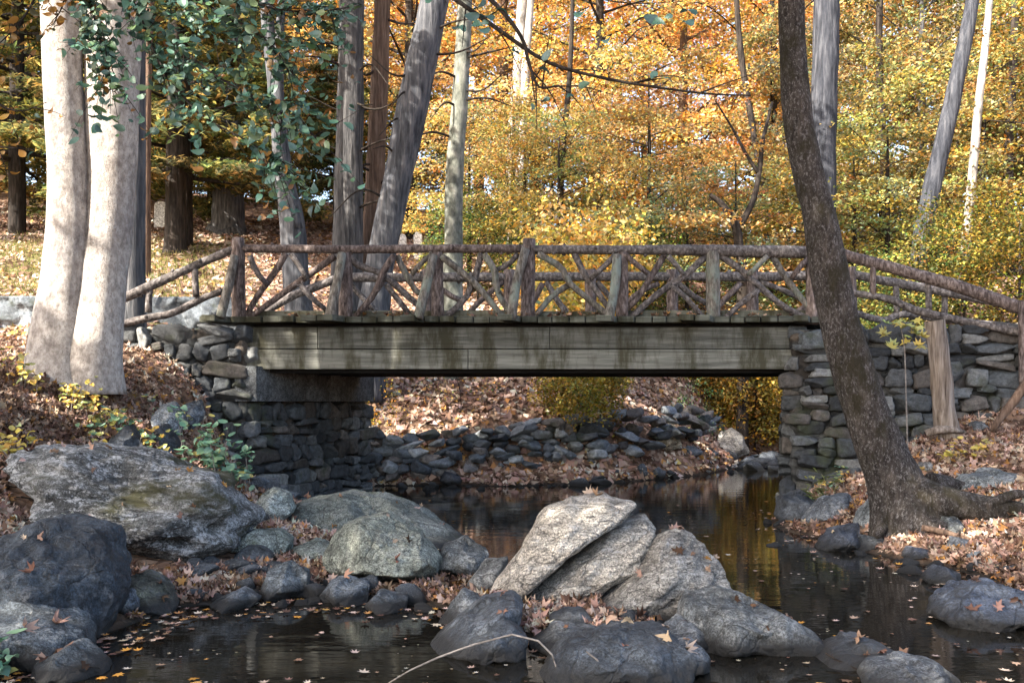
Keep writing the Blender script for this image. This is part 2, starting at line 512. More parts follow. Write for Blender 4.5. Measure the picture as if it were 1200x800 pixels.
# ------------------------------------------------------------------ terrain
CTRL = []


def cp(px, py, Y, dz=0.0):
    p = P(px, py, Y); CTRL.append((p.x, p.y, p.z + dz))


for a in [(85, 430, 11), (0, 440, 10), (0, 500, 8.8), (0, 600, 7.2), (-60, 690, 6.0), (50, 778, 5.25), (140, 480, 10.8), (210, 500, 10.6), (280, 560, 11.2),
          (130, 600, 8.6), (280, 620, 9.0), (200, 680, 7.2), (330, 692, 7.2), (300, 640, 8.4), (420, 640, 9.0), (470, 690, 7.1), (500, 640, 9.6), (520, 700, 6.8),
          (400, 605, 11.0), (320, 585, 11.8), (170, 560, 9.6), (60, 560, 8.6),
          (640, 705, 6.5), (750, 690, 6.8), (800, 735, 5.9), (690, 745, 5.8), (580, 740, 6.0),
          (920, 605, 12.0), (1000, 640, 9.3), (1050, 605, 9.6), (1150, 600, 9.4), (1190, 540, 10.5), (1100, 505, 11.8), (1190, 508, 12.0), (1010, 585, 10.8), (960, 565, 11.8),
          (1200, 650, 8.3), (1080, 655, 8.6), (1150, 665, 8.2), (1300, 560, 9), (1400, 480, 11), (1400, 600, 7),
          (500, 435, 20.5), (600, 435, 20.5), (700, 437, 20.5), (500, 370, 24), (500, 320, 28), (400, 300, 29), (600, 322, 29), (700, 340, 27), (450, 400, 22),
          (500, 490, 17.6), (560, 495, 17.7), (640, 490, 18.0), (720, 490, 18.4), (430, 490, 17.8),
          (500, 556, 16.9), (560, 552, 17.0), (640, 548, 17.1), (720, 540, 17.6), (430, 562, 16.6), (480, 571, 16.15), (600, 571, 16.15), (700, 566, 17.0), (770, 560, 18.2),
          (800, 505, 19.5), (800, 440, 23), (850, 445, 25), (900, 335, 34), (1000, 312, 36), (800, 330, 31),
          (1010, 350, 28), (1100, 340, 25), (1200, 340, 22), (1010, 420, 24.5), (1000, 470, 24),
          (205, 293, 26), (0, 252, 34), (268, 270, 30), (100, 285, 28), (300, 330, 23), (180, 335, 21), (20, 330, 21), (-200, 250, 30)]:
    cp(*a)
for px, py, Y in [(250, 775, 5.3), (400, 770, 5.4), (440, 735, 6.1), (540, 620, 10.8), (500, 590, 13.5), (600, 590, 13.0), (700, 580, 14.5), (800, 575, 15.4), (850, 620, 10.6), (870, 680, 7.8),
                  (900, 720, 6.5), (1000, 700, 7.0), (1000, 780, 5.2), (900, 785, 5.1), (600, 800, 4.9), (1100, 740, 6.0), (1180, 770, 5.4), (760, 790, 5.0), (960, 650, 9.0),
                  (700, 620, 10.8), (640, 600, 12.5), (780, 640, 9.5), (330, 760, 5.6), (200, 780, 5.2), (880, 590, 13.5), (560, 640, 9.7), (860, 565, 17), (480, 790, 5.0), (450, 585, 14.0)]:
    p = P(px, py, Y); CTRL.append((p.x, p.y, -0.32))
CTRL += [(-2.6, 13.0, -0.3), (-2.3, 15.0, -0.3), (3.4, 13.2, -0.3), (4.2, 15.5, -0.3), (0.5, 14.5, -0.4),
         (-4.4, 14.2, 2.45), (-6, 14.5, 2.3), (-8, 14.5, 2.2), (-12, 14.5, 2.4), (-5, 13.2, 2.35), (-5.2, 12.6, 2.15), (-4.7, 12.6, 2.0), (-4.25, 12.6, 1.7), (-3.9, 12.6, 1.0), (-3.7, 12.4, 0.5), (-3.2, 12.9, -0.1), (-3.4, 12.4, 0.1), (-2.6, 14, -0.3), (-2.2, 15.6, -0.2), (-3.3, 13.5, -0.25), (-3.0, 14.5, -0.28), (-2.5, 15.6, -0.28), (-2.1, 16.1, -0.1), (-3.9, 12.7, 0.5),
         (-5.5, 16.6, 2.45), (-10, 16.6, 2.5), (-10, 17.5, 3.3), (-6, 17.6, 3.2), (-3.6, 17.2, 1.9), (-4.4, 18.6, 2.9),
         (5.6, 14.5, 2.45), (7, 14.0, 2.3), (9, 13.6, 2.1), (12, 13, 2.1), (5.5, 12.5, 0.95), (6, 16.8, 2.3), (9, 16.5, 2.4),
         (4.2, 13.0, -0.28), (4.5, 14.0, -0.28), (4.9, 15.0, -0.28), (5.1, 16.2, -0.25), (5.2, 17.0, -0.25), (5.5, 18.0, -0.3), (5.9, 19.5, -0.25), (6.0, 20.8, -0.25), (6.9, 23, -0.1), (8.2, 27, 0.08), (10.2, 34, 0.5), (4.7, 19.6, -0.2), (5.1, 20.6, -0.2), (5.45, 21.6, -0.12), (6.0, 22.6, -0.06), (4.9, 22.9, 0.6), (5.9, 25, 0.8), (7.3, 18.6, 1.5), (8.2, 22, 1.6), (12, 42, 1.5), (4.4, 19.2, -0.25),
         (0, 45, 10.5), (-20, 45, 12), (20, 46, 10), (-40, 40, 12), (40, 40, 10), (0, 75, 16), (-50, 80, 18), (50, 80, 16), (0, 130, 20), (-120, 130, 22), (120, 130, 22),
         (0, 290, 22), (-290, 290, 22), (290, 290, 22), (-290, 0, 18), (290, 0, 18), (-290, -290, 12), (290, -290, 12), (0, -290, 8),
         (0, 0, -0.35), (0, -8, -0.35), (2, 3, -0.35), (-1.5, 3, -0.3), (-4.2, 3, 0.7), (-4.6, 0, 1.0), (-8, 4, 1.7), (-9, 9, 1.9), (-20, 2, 3.5), (-20, 12, 3.2), (-20, 24, 6), (-16, 19, 3.8),
         (5, 4, 0.2), (5.2, 0, 0.6), (8, 4, 1.1), (14, 8, 1.9), (20, 0, 3), (20, 14, 2.6), (20, 26, 5), (0, -40, -0.3), (-6, -10, 1.2), (6, -10, 1.2), (-40, -40, 6), (40, -40, 6), (-7, -40, 1.5), (7, -40, 1.5)]
CTRL = np.array(CTRL)


def rbf_fit(C):
    d = np.linalg.norm(C[:, None, :2] - C[None, :, :2], axis=2)
    A = d - np.eye(len(C)) * 0.12
    n = len(C)
    B = np.zeros((n + 3, n + 3)); B[:n, :n] = A
    B[:n, n] = 1; B[:n, n + 1:] = C[:, :2]; B[n, :n] = 1; B[n + 1:, :n] = C[:, :2].T
    return np.linalg.solve(B, np.concatenate([C[:, 2], np.zeros(3)]))


RBF = rbf_fit(CTRL)


def height(x, y):
    x = np.atleast_1d(np.asarray(x, float)); y = np.atleast_1d(np.asarray(y, float))
    out = np.empty(len(x))
    for s in range(0, len(x), 20000):
        q = np.stack([x[s:s + 20000], y[s:s + 20000]], 1)
        d = np.sqrt(((q[:, None] - CTRL[None, :, :2]) ** 2).sum(2))
        out[s:s + 20000] = d @ RBF[:len(CTRL)] + RBF[len(CTRL)] + q @ RBF[len(CTRL) + 1:]
    out += 0.035 * np.sin(3.1 * x + 1.3 * y) * np.sin(2.3 * y - 0.8 * x + 1) + 0.02 * np.sin(7.3 * x + 2) * np.sin(6.1 * y + 1)
    return out


def hz(x, y):
    return float(height([x], [y])[0])


def axis_pts(segs):
    out = []
    for a, b, n in segs:
        out += list(np.linspace(a, b, n, endpoint=False))
    return np.array(out + [segs[-1][1]])


gx = axis_pts([(-300, -40, 26), (-40, -14, 40), (-14, 14, 240), (14, 40, 40), (40, 300, 26)])
gy = axis_pts([(-300, -30, 24), (-30, 3, 50), (3, 24, 200), (24, 50, 80), (50, 300, 50)])
GX, GY = np.meshgrid(gx, gy)
GZ = height(GX.ravel(), GY.ravel())
TV = np.stack([GX.ravel(), GY.ravel(), GZ], 1)
nx, ny = len(gx), len(gy)
ii = (np.arange(ny - 1)[:, None] * nx + np.arange(nx - 1)[None]).ravel()
TF = np.stack([ii, ii + 1, ii + 1 + nx, ii + nx], 1)
def gleft(x, y):
    patch = 0.5 + 0.5 * np.sin(0.55 * x + 1.2 * np.sin(0.4 * y)) * np.sin(0.62 * y + 0.5)
    return np.clip((-0.27 * y - x) / 1.6, 0, 1) * np.clip((y - 15.5) / 1.5, 0, 1) * np.clip((30 - y) / 4, 0, 1) * np.clip(0.45 + 0.9 * patch, 0, 1)


grass_m = gleft(TV[:, 0], TV[:, 1])
wet_m = np.clip((0.10 - TV[:, 2]) / 0.09, 0, 1)
tc = np.stack([grass_m, wet_m, np.zeros(len(TV))], 1)
terrain = mk('ground', TV, TF, M['soil'], col=tc)
tag(terrain, 'leaf covered woodland ground rising into a hillside', 'ground', kind='structure')

# water: still pool, and the broken upstream run
wx = np.linspace(-9, 9, 60); wy = np.linspace(-40, 21.4, 80)
WX, WY = np.meshgrid(wx, wy)
wv = np.stack([WX.ravel(), WY.ravel(), np.zeros(WX.size)], 1)
jj = (np.arange(79)[:, None] * 60 + np.arange(59)[None]).ravel()
tag(mk('stream_water', wv, np.stack([jj, jj + 1, jj + 61, jj + 60], 1), M['water']), 'dark still stream water reflecting the bridge and woods', 'stream', kind='structure')
rv, rn = [], 40
for j in range(60):
    Y = 20.6 + j * 0.22
    c = 5.8 + (Y - 20.6) * 0.34
    for i in range(rn):
        x = c + (i / (rn - 1) - 0.5) * 3.4
        z = 0.012 + max(0, Y - 21.0) * 0.045 + 0.03 * mnoise.noise(Vector((x * 3, Y * 2, 0))) + 0.02 * mnoise.noise(Vector((x * 9, Y * 5, 3)))
        rv.append((x, Y, z))
kk = (np.arange(59)[:, None] * rn + np.arange(rn - 1)[None]).ravel()
tag(mk('riffle_water', rv, np.stack([kk, kk + 1, kk + rn + 1, kk + rn], 1), M['riffle']), 'broken shallow water running over stones upstream', 'stream', kind='structure')

# ------------------------------------------------------------------ stone walls
STONE = [(0.095, 0.098, 0.10), (0.14, 0.146, 0.148), (0.062, 0.067, 0.073), (0.21, 0.21, 0.20), (0.115, 0.10, 0.088), (0.16, 0.13, 0.105), (0.08, 0.088, 0.092)]


def masonry(path, z0, z1, su, sv, seed, bulge=0.09, batter=0.0, step=0.022, mortar=(0.045, 0.043, 0.038), tones=STONE, gapw=0.15, tone=1.0, rag=0.0, rugged=0.03):
    """rubble face along a ground path: each stone bulges out of the joints. -> V, F, C"""
    rs = np.random.RandomState(seed)
    path = np.array(path, float)
    seg = np.linalg.norm(np.diff(path, axis=0), axis=1)
    L = seg.sum(); H = z1 - z0
    nu, nv = int(L / step) + 1, int(H / step) + 1
    U, Vv = np.meshgrid(np.linspace(0, L, nu), np.linspace(0, H, nv))
    seeds = []
    v = -sv * 0.5
    while v < H + sv:
        rowh = sv * rs.uniform(0.7, 1.35)
        u = -rs.uniform(0, su)
        while u < L + su:
            w = su * rs.choice([0.5, 0.75, 1.0, 1.35, 1.7], p=[.2, .25, .3, .15, .1])
            seeds.append((u + w / 2, v + rowh / 2 + rs.uniform(-.32, .32) * sv, w * rs.uniform(.85, 1.15), rowh * rs.uniform(.75, 1.3)))
            u += w
        v += rowh
    S = np.array(seeds)
    q = np.stack([U.ravel(), Vv.ravel()], 1)
    q = q + 0.05 * np.stack([np.sin(q[:, 1] * 9 + 3 * np.sin(q[:, 0] * 5)), np.sin(q[:, 0] * 8 + 2 * np.sin(q[:, 1] * 7))], 1)
    f1 = np.empty(len(q)); f2 = np.empty(len(q)); ci = np.empty(len(q), int)
    for s in range(0, len(q), 8000):
        qq = q[s:s + 8000]
        dx = np.abs(qq[:, None, 0] - S[None, :, 0]) / (S[None, :, 2] * 0.5)
        dy = np.abs(qq[:, None, 1] - S[None, :, 1]) / (S[None, :, 3] * 0.5)
        d = (dx ** 3.2 + dy ** 3.2) ** (1 / 3.2)
        o = np.argpartition(d, 1, axis=1)[:, :2]
        a = np.take_along_axis(d, o, 1); sw = a[:, 0] > a[:, 1]
        o[sw] = o[sw][:, ::-1]; a = np.take_along_axis(d, o, 1)
        f1[s:s + 8000] = a[:, 0]; f2[s:s + 8000] = a[:, 1]; ci[s:s + 8000] = o[:, 0]
    e = np.clip((f2 - f1) / gapw, 0, 1.6)
    dome = 1 - np.clip(f1, 0, 1.2) ** 3 * 0.14
    coff = rs.uniform(-0.5, 0.6, len(S))
    tilt = rs.uniform(-0.6, 0.6, (len(S), 2))
    tl = tilt[ci, 0] * (q[:, 0] - S[ci, 0]) + tilt[ci, 1] * (q[:, 1] - S[ci, 1])
    hgt = bulge * (np.minimum(e, 1) ** 0.35 * (0.8 + coff[ci]) * dome) + tl * np.minimum(e, 1) * 0.6
    nz = np.array([mnoise.fractal(Vector((a * 7, b * 7, seed)), 0.8, 2.0, 6) for a, b in q]) * rugged
    hgt = hgt + nz
    tones = np.array(tones)
    cc = tones[rs.randint(0, len(tones), len(S))] * rs.uniform(0.5, 1.6, (len(S), 1)) * tone
    C = cc[ci]
    mk_ = np.clip(1.2 - e / 0.6, 0, 1)[:, None]
    C = C * (1 - mk_) + np.array(mortar) * tone * mk_
    # positions
    cum = np.concatenate([[0], np.cumsum(seg)])

    def at(u):
        u = np.clip(u, 0, L)
        i = np.clip(np.searchsorted(cum, u, side='right') - 1, 0, len(seg) - 1)
        t = (u - cum[i]) / seg[i]
        return path[i] + (path[i + 1] - path[i]) * t[:, None]
    uu = U.ravel()
    p = at(uu)
    tg = at(uu + 0.06) - at(uu - 0.06)
    tg /= np.linalg.norm(tg, axis=1)[:, None] + 1e-9
    nrm = np.stack([tg[:, 1], -tg[:, 0]], 1)
    vv = Vv.ravel()
    off = hgt + batter * (1 - vv / H)
    z = z0 + vv
    if rag:
        z = z - rag * np.clip((vv / H - 0.75) / 0.25, 0, 1) * (0.5 + 0.5 * np.sin(uu * 5.3 + seed) * np.sin(uu * 2.1))
    V = np.stack([p[:, 0] + nrm[:, 0] * off, p[:, 1] + nrm[:, 1] * off, z], 1)
    idx = (np.arange(nv - 1)[:, None] * nu + np.arange(nu - 1)[None]).ravel()
    F = np.stack([idx, idx + 1, idx + 1 + nu, idx + nu], 1)
    # top returns inward
    top = np.arange(nu) + (nv - 1) * nu
    back = V[top].copy(); back[:, 0] -= nrm[top, 0] * 0.45; back[:, 1] -= nrm[top, 1] * 0.45; back[:, 2] += 0.01
    n0 = len(V)
    V = np.vstack([V, back]); C = np.vstack([C, C[top]])
    t2 = np.arange(nu - 1)
    F = np.vstack([F, np.stack([top[:-1], top[1:], n0 + t2 + 1, n0 + t2], 1)])
    return V, F, C


def prism(name, poly, z0, z1, mat, parent, col=(0.1, 0.1, 0.1)):
    n = len(poly)
    V = [(x, y, z0) for x, y in poly] + [(x, y, z1) for x, y in poly]
    F = [tuple(range(n - 1, -1, -1)), tuple(range(n, 2 * n))] + [(i, (i + 1) % n, n + (i + 1) % n, n + i) for i in range(n)]
    return mk(name, V, F, mat, parent, smooth=False, col=np.tile(col, (2 * n, 1)))


SK = 0.41     # the bridge runs askew over the stream: its far side sits this much to the right per metre


# ------------------------------------------------------------------ stones
def ico(sub):
    bm = bmesh.new(); bmesh.ops.create_icosphere(bm, subdivisions=sub, radius=1.0)
    V = np.array([v.co[:] for v in bm.verts]); F = np.array([[v.index for v in f.verts] for f in bm.faces]); bm.free()
    return V, F


ICO = {k: ico(k) for k in (2, 3, 4, 5, 6)}


def stone_shape(size, seed, sub=3, facets=11, amp=0.18):
    """a loose stone, sizes = half extents"""
    rs = np.random.RandomState(seed)
    V = ICO[sub][0].copy()
    for _ in range(facets):
        n = rs.normal(size=3); n /= np.linalg.norm(n)
        d = rs.uniform(0.5, 0.85)
        V -= np.maximum(0, V @ n - d)[:, None] * n
    V /= np.abs(V).max(0)
    s = rs.uniform(0, 50)
    k = np.array([mnoise.fractal(Vector((v[0] * 1.3 + s, v[1] * 1.3, v[2] * 1.3)), 0.9, 2.0, 4) for v in V])
    V = V * (1 + amp * k)[:, None]
    V = V * np.array(size)
    a = rs.uniform(0, 6.28)
    R = np.array([[math.cos(a), -math.sin(a), 0], [math.sin(a), math.cos(a), 0], [0, 0, 1]])
    return V @ R.T, ICO[sub][1]


def rock(label, poly, Y, depth, mat='rock', tint=(1, 1, 1), seed=1, sub=5, facets=9, amp=0.115, name='boulder', cat='rock', fmin=0.72, group=None, rough=1.0, strata=None, fixed=False, lean=0.55, sup=2.7):
    """boulder whose front outline fits poly (photo pixels) at distance Y, with its own depth"""
    rs = np.random.RandomState(seed)
    if not fixed:                    # set it down where its foot meets the ground
        foot = max(y for x, y in poly) - 2.5
        fx = np.mean([x for x, y in poly if y > foot - 12])
        ys = np.arange(4.4, 30, 0.03)
        g = np.maximum(height((fx - 600) * ys / FPX, ys), 0.0)
        k = np.argmax(EYE + (HOR - foot) * ys / FPX <= g)
        if k > 0:
            Y = ys[k] + depth * 0.55
    pts = np.array([[P(x, y, Y).x, P(x, y, Y).z] for x, y in poly])
    c = np.array([(pts[:, 0].min() + pts[:, 0].max()) / 2, (pts[:, 1].min() + pts[:, 1].max()) / 2]) * 0.5 + pts.mean(0) * 0.5
    q = pts - c
    # dense closed outline -> radius by angle
    th, rr = [], []
    for i in range(len(q)):
        a, b = q[i], q[(i + 1) % len(q)]
        for t in np.linspace(0, 1, 40, endpoint=False):
            p = a + (b - a) * t
            th.append(math.atan2(p[1], p[0])); rr.append(np.hypot(*p))
    th = np.array(th); rr = np.array(rr); o = np.argsort(th)
    th, rr = th[o], rr[o]
    k = np.ones(9) / 9
    rr = np.convolve(np.concatenate([rr[-4:], rr, rr[:4]]), k, 'valid')
    V0 = ICO[sub][0]
    V = V0.copy()
    ang = np.arctan2(V[:, 2], V[:, 0])
    R = np.interp(ang, th, rr, period=2 * math.pi)
    rad = np.clip(np.hypot(V[:, 0], V[:, 2]), 0, 1)
    X = np.cos(ang) * R * rad ** 0.9; Z = np.sin(ang) * R * rad ** 0.9
    yy = np.sign(V[:, 1]) * (1 - rad ** sup) ** (1 / sup)
    front = V[:, 1] < 0
    lim = np.full(len(V), 9.0)
    for _ in range(facets):                      # broken faces cut across the front
        g = rs.normal(0, 0.75, 2); d = rs.uniform(fmin - 0.15, 1.0)
        lim = np.minimum(lim, d + g[0] * V[:, 0] + g[1] * V[:, 2] + 0.35 * (g[0] ** 2 + g[1] ** 2) ** .5)
    yy = np.where(front, -np.minimum(-yy, np.maximum(lim, 0.0) + 0.05 * (1 - rad)), yy)
    W = np.stack([X, yy * depth + lean * Z, Z], 1)
    s = rs.uniform(0, 60); size = max(np.ptp(q[:, 0]), np.ptp(q[:, 1])) / 2
    f = 1.4 / size
    nrm = unit(V0)
    if strata is not None:
        ca, sa = math.cos(math.radians(strata)), math.sin(math.radians(strata))
        u = W[:, 0] * ca + W[:, 2] * sa; v = -W[:, 0] * sa + W[:, 2] * ca
        Q = np.stack([u * 0.45, W[:, 1] * 0.8, v * 2.4], 1)
    else:
        Q = W
    disp = np.array([mnoise.fractal(Vector((w[0] * f + s, w[1] * f, w[2] * f)), 0.8, 2.1, 7) for w in Q])
    rid = np.array([mnoise.ridged_multi_fractal(Vector((w[0] * f * 1.5 + s, w[1] * f * 1.5, w[2] * f * 1.5)), 0.9, 2.1, 6, 1.0, 2.0) for w in Q]) - 1.0
    edge = np.abs(V0[:, 1])                        # keep the outline, roughen the faces
    W = W + nrm * (amp * size * (1.2 * disp * (0.55 + 0.45 * edge) - 0.45 * rid * (0.25 + 0.75 * edge)) * rough)[:, None]
    org = Vector((c[0], Y, c[1]))
    o = mk(name, W + np.array(org), ICO[sub][1], M[mat], origin=org)
    o.color = (*tint, 1)
    tag(o, label, cat, group)
    ROCKS.append(o)
    return o


ROCKS = []

BLUE = (0.8, 0.95, 1.15)
WARM = (1.1, 1.02, 0.92)
rk = rock
rk('huge mossy boulder on the left bank, streaked with pale lichen', [(10, 550), (22, 528), (80, 521), (140, 529), (200, 540), (250, 558), (285, 590), (297, 612), (285, 630), (235, 648), (150, 655), (85, 642), (35, 610)], 8.7, 1.0, 'mossy_rock', (1.15, 1.15, 1.15), 3, 6, 8, 0.20, fmin=0.8, strata=-14)
rk('big blue-black boulder at the left edge of the water', [(-70, 700), (-40, 650), (10, 622), (55, 614), (97, 628), (127, 665), (135, 702), (120, 742), (88, 756), (30, 752), (-40, 740)], 5.9, 0.6, 'dark_rock', (0.62, 0.75, 0.85), 5, 6, 10, 0.14)
rk('flat bluish slab below the big blue-black boulder', [(-40, 720), (0, 708), (50, 722), (90, 742), (106, 764), (95, 780), (30, 782), (-40, 775)], 5.35, 0.4, 'rock', (0.5, 0.57, 0.64), 6, 5)
rk('small grey wedge of rock at the bottom left waterline', [(45, 775), (80, 757), (120, 783), (122, 796), (70, 802), (40, 798)], 5.05, 0.25, 'rock', (0.6, 0.66, 0.7), 8, 4)
rk('upper pale slanting slab of the rocks in mid stream', [(564, 706), (580, 676), (610, 642), (640, 601), (670, 586), (711, 578), (745, 591), (750, 600), (730, 607), (711, 614), (677, 643), (640, 670), (604, 696), (578, 712)], 6.85, 0.42, 'pale_rock', (1.38, 1.30, 1.17), 12, 6, 2, 0.09, fmin=0.95, strata=40, fixed=True, lean=0.55, sup=2.3)
rk('lower slanting slab with white streaks tucked under the pale slab', [(600, 712), (606, 701), (642, 674), (680, 647), (713, 618), (735, 609), (757, 606), (769, 620), (768, 640), (756, 662), (726, 676), (690, 700), (655, 718), (620, 724)], 6.88, 0.36, 'pale_rock', (1.12, 1.07, 0.98), 14, 6, 2, 0.11, fmin=0.95, strata=36, fixed=True, lean=0.55, sup=2.3)
rk('large rounded grey boulder right of the pale slanting slabs', [(684, 716), (718, 690), (754, 658), (778, 631), (800, 624), (830, 636), (851, 665), (854, 690), (836, 714), (800, 726), (740, 726), (705, 724)], 6.6, 0.42, 'pale_rock', (0.78, 0.77, 0.74), 15, 6, 3, 0.10, fmin=0.9, strata=34, fixed=True, lean=0.5, sup=2.3)
rk('small split block at the lower left end of the pale slab', [(548, 682), (568, 658), (596, 654), (592, 682), (572, 698), (552, 696)], 6.75, 0.2, 'rock', (0.85, 0.85, 0.83), 17, 4)
rk('narrow tilted stone between the pool and the split block', [(512, 730), (542, 690), (562, 700), (566, 716), (540, 734)], 6.5, 0.16, 'rock', (0.8, 0.85, 0.9), 18, 4)
rk('dark pointed rock leaning at the front of the mid stream rocks', [(494, 764), (520, 738), (565, 705), (604, 699), (614, 712), (610, 732), (575, 755), (540, 766)], 5.95, 0.36, 'dark_rock', (1.7, 1.75, 1.75), 20, 5)
rk('dark hump of rock below the pointed rock in mid stream', [(532, 766), (553, 736), (590, 726), (617, 745), (616, 772), (565, 778)], 5.55, 0.25, 'dark_rock', (1.2, 1.28, 1.32), 22, 5)
rk('wide dark rock lying at the bottom of the mid stream rocks', [(630, 790), (645, 765), (668, 750), (722, 738), (782, 740), (808, 762), (806, 786), (740, 804), (660, 803)], 5.25, 0.4, 'dark_rock', (1.15, 1.24, 1.28), 24, 6, 8, 0.14)
rk('light grey low rock among brown leaves in mid stream', [(618, 755), (655, 738), (705, 738), (698, 760), (650, 770), (625, 768)], 5.65, 0.28, 'rock', (1.1, 1.15, 1.2), 26, 4)
rk('small black stone half buried in leaves below the slabs', [(643, 722), (662, 715), (684, 715), (696, 726), (682, 738), (650, 736)], 6.05, 0.16, 'dark_rock', (1.1, 1.1, 1.1), 27, 4)
rk('long low grey rock sloping to the water right of the slabs', [(795, 745), (803, 705), (850, 696), (902, 713), (946, 736), (960, 750), (942, 764), (860, 768), (815, 764)], 5.85, 0.45, 'rock', (0.62, 0.65, 0.66), 28, 6, 7, 0.11)
rk('grey rock tucked at the left end of the long low rock', [(772, 742), (800, 726), (832, 735), (838, 756), (800, 766), (778, 756)], 5.7, 0.22, 'rock', (1.0, 1.05, 1.12), 30, 4)
rk('bluish block in front of the long low rock', [(782, 785), (790, 758), (815, 752), (835, 772), (830, 790), (800, 796)], 5.3, 0.2, 'rock', (0.9, 1.0, 1.15), 31, 4)
rk('small humped rock standing alone in the water at the lower right', [(955, 776), (975, 762), (1003, 750), (1034, 756), (1070, 774), (1045, 784), (975, 786)], 5.35, 0.3, 'dark_rock', (1.6, 1.7, 1.8), 32, 5)
rk('flat rock cut by the bottom of the photo at the right', [(1012, 800), (1030, 783), (1065, 777), (1104, 780), (1128, 800), (1100, 822), (1040, 822)], 4.95, 0.3, 'rock', (0.7, 0.75, 0.83), 33, 5)
rk('dark ridged rock in the water at the right edge', [(1095, 720), (1112, 700), (1142, 687), (1185, 689), (1225, 700), (1235, 725), (1190, 738), (1110, 734)], 6.75, 0.4, 'dark_rock', (1.5, 1.65, 1.95), 34, 6, 7, 0.14)
rk('small dark stone above the ridged rock at the right', [(1083, 678), (1105, 664), (1127, 672), (1124, 685), (1090, 688)], 7.7, 0.2, 'dark_rock', (1.7, 1.75, 1.9), 35, 4)
rk('large flat leaf strewn rock at the back of the left gravel', [(300, 625), (345, 590), (402, 581), (455, 590), (505, 610), (550, 630), (545, 648), (480, 650), (390, 650), (320, 645)], 10.0, 0.8, 'green_rock', (0.85, 0.85, 0.85), 36, 6, 7, 0.11, fixed=True, lean=0.9)
rk('smooth greenish boulder in front of the flat leaf strewn rock', [(382, 650), (405, 612), (450, 604), (492, 624), (517, 655), (513, 676), (460, 684), (400, 675)], 9.0, 0.5, 'green_rock', (1.1, 1.08, 1.02), 38, 6, 7, 0.11)
rk('dark grey round boulder at the edge of the pool', [(507, 666), (518, 641), (545, 631), (573, 647), (572, 671), (540, 679)], 8.2, 0.28, 'rock', (0.6, 0.63, 0.63), 39, 5)
rk('long flat greenish rock right of the mossy boulder', [(247, 638), (256, 624), (290, 621), (325, 622), (342, 632), (335, 648), (262, 650)], 8.95, 0.35, 'green_rock', (1.2, 1.2, 1.15), 41, 5)
rk('low greenish ledge at the end of the long flat rock', [(335, 645), (368, 632), (398, 644), (396, 658), (350, 660)], 8.7, 0.3, 'green_rock', (1.15, 1.15, 1.1), 42, 4)
rk('rounded blue-grey boulder on the brown leaves by the pool', [(306, 690), (313, 668), (335, 659), (358, 671), (361, 692), (345, 704), (318, 704)], 7.35, 0.25, 'rock', (0.72, 0.8, 0.85), 44, 5)
rk('mossy brown stone beside the big blue-black boulder', [(138, 690), (146, 676), (162, 672), (190, 685), (210, 706), (207, 718), (160, 720), (143, 706)], 6.9, 0.25, 'dark_rock', (1.8, 1.7, 1.1), 46, 5)
rk('small slate stone touching the mossy brown stone', [(136, 716), (140, 698), (150, 691), (162, 712), (156, 724)], 6.65, 0.12, 'rock', (0.6, 0.7, 0.85), 47, 4)
rk('angular pale blue stone at the waterline below the brown leaves', [(245, 707), (262, 698), (282, 690), (303, 702), (288, 718), (258, 718)], 6.95, 0.22, 'rock', (0.95, 1.05, 1.2), 48, 4, 12)
rk('flat bluish stone left of the notch in the gravel shore', [(372, 700), (385, 682), (405, 678), (432, 685), (430, 708), (390, 712)], 7.1, 0.25, 'rock', (0.85, 0.95, 1.08), 50, 4)
rk('dark flat stone in the shore mud right of the gravel', [(428, 708), (445, 692), (478, 700), (474, 718), (436, 720)], 6.85, 0.2, 'rock', (0.55, 0.64, 0.75), 51, 4)
rk('pale rounded rock at the foot of the left abutment', [(296, 597), (304, 580), (318, 572), (337, 578), (345, 597), (332, 612), (302, 612)], 10.4, 0.3, 'green_rock', (1.5, 1.5, 1.5), 53, 5)
rk('dark oval stone in leaves under the long flat rock', [(276, 650), (285, 641), (302, 640), (320, 652), (310, 664), (286, 664)], 8.4, 0.2, 'dark_rock', (1.5, 1.5, 1.35), 54, 4)
rk('grey wedge stone against the foot of the mossy boulder', [(210, 648), (222, 632), (240, 630), (254, 644), (250, 656), (218, 658)], 8.1, 0.2, 'rock', (0.75, 0.78, 0.75), 55, 4, 12)
rk('black pyramid shaped stone on the leafy left bank', [(118, 530), (144, 495), (170, 525), (165, 537), (130, 540)], 9.7, 0.25, 'dark_rock', (0.75, 0.8, 0.85), 57, 4, 12)
rk('upright grey rounded stone leaning in the left bank plants', [(180, 492), (186, 474), (200, 469), (216, 490), (212, 512), (188, 512)], 10.3, 0.22, 'rock', (0.9, 0.97, 1.05), 58, 4)
rk('pointed slate stone right of the upright grey stone', [(212, 495), (216, 472), (232, 467), (240, 484), (228, 505)], 10.45, 0.15, 'rock', (0.6, 0.66, 0.75), 59, 4, 12)
rk('black tilted block below the upright grey stone', [(172, 515), (190, 494), (210, 520), (205, 533), (184, 530)], 10.0, 0.2, 'dark_rock', (0.9, 0.95, 1.0), 60, 4, 12)
rk('dark wedge stone lying on the far shore of the pool', [(515, 563), (520, 550), (545, 560), (546, 569), (525, 569)], 16.3, 0.3, 'dark_rock', (1, 1, 1.05), 61, 4)
rk('pale squared boulder by the riffle upstream', [(836, 532), (844, 508), (858, 501), (870, 508), (878, 530), (860, 537)], 21.8, 0.4, 'pale_rock', (1.25, 1.22, 1.15), 62, 4, 10)
rk('sandy pale stone block at the right end of the dry stone wall', [(766, 522), (772, 498), (784, 490), (795, 502), (798, 524), (780, 528)], 18.9, 0.3, 'pale_rock', (1.3, 1.15, 0.85), 63, 4)
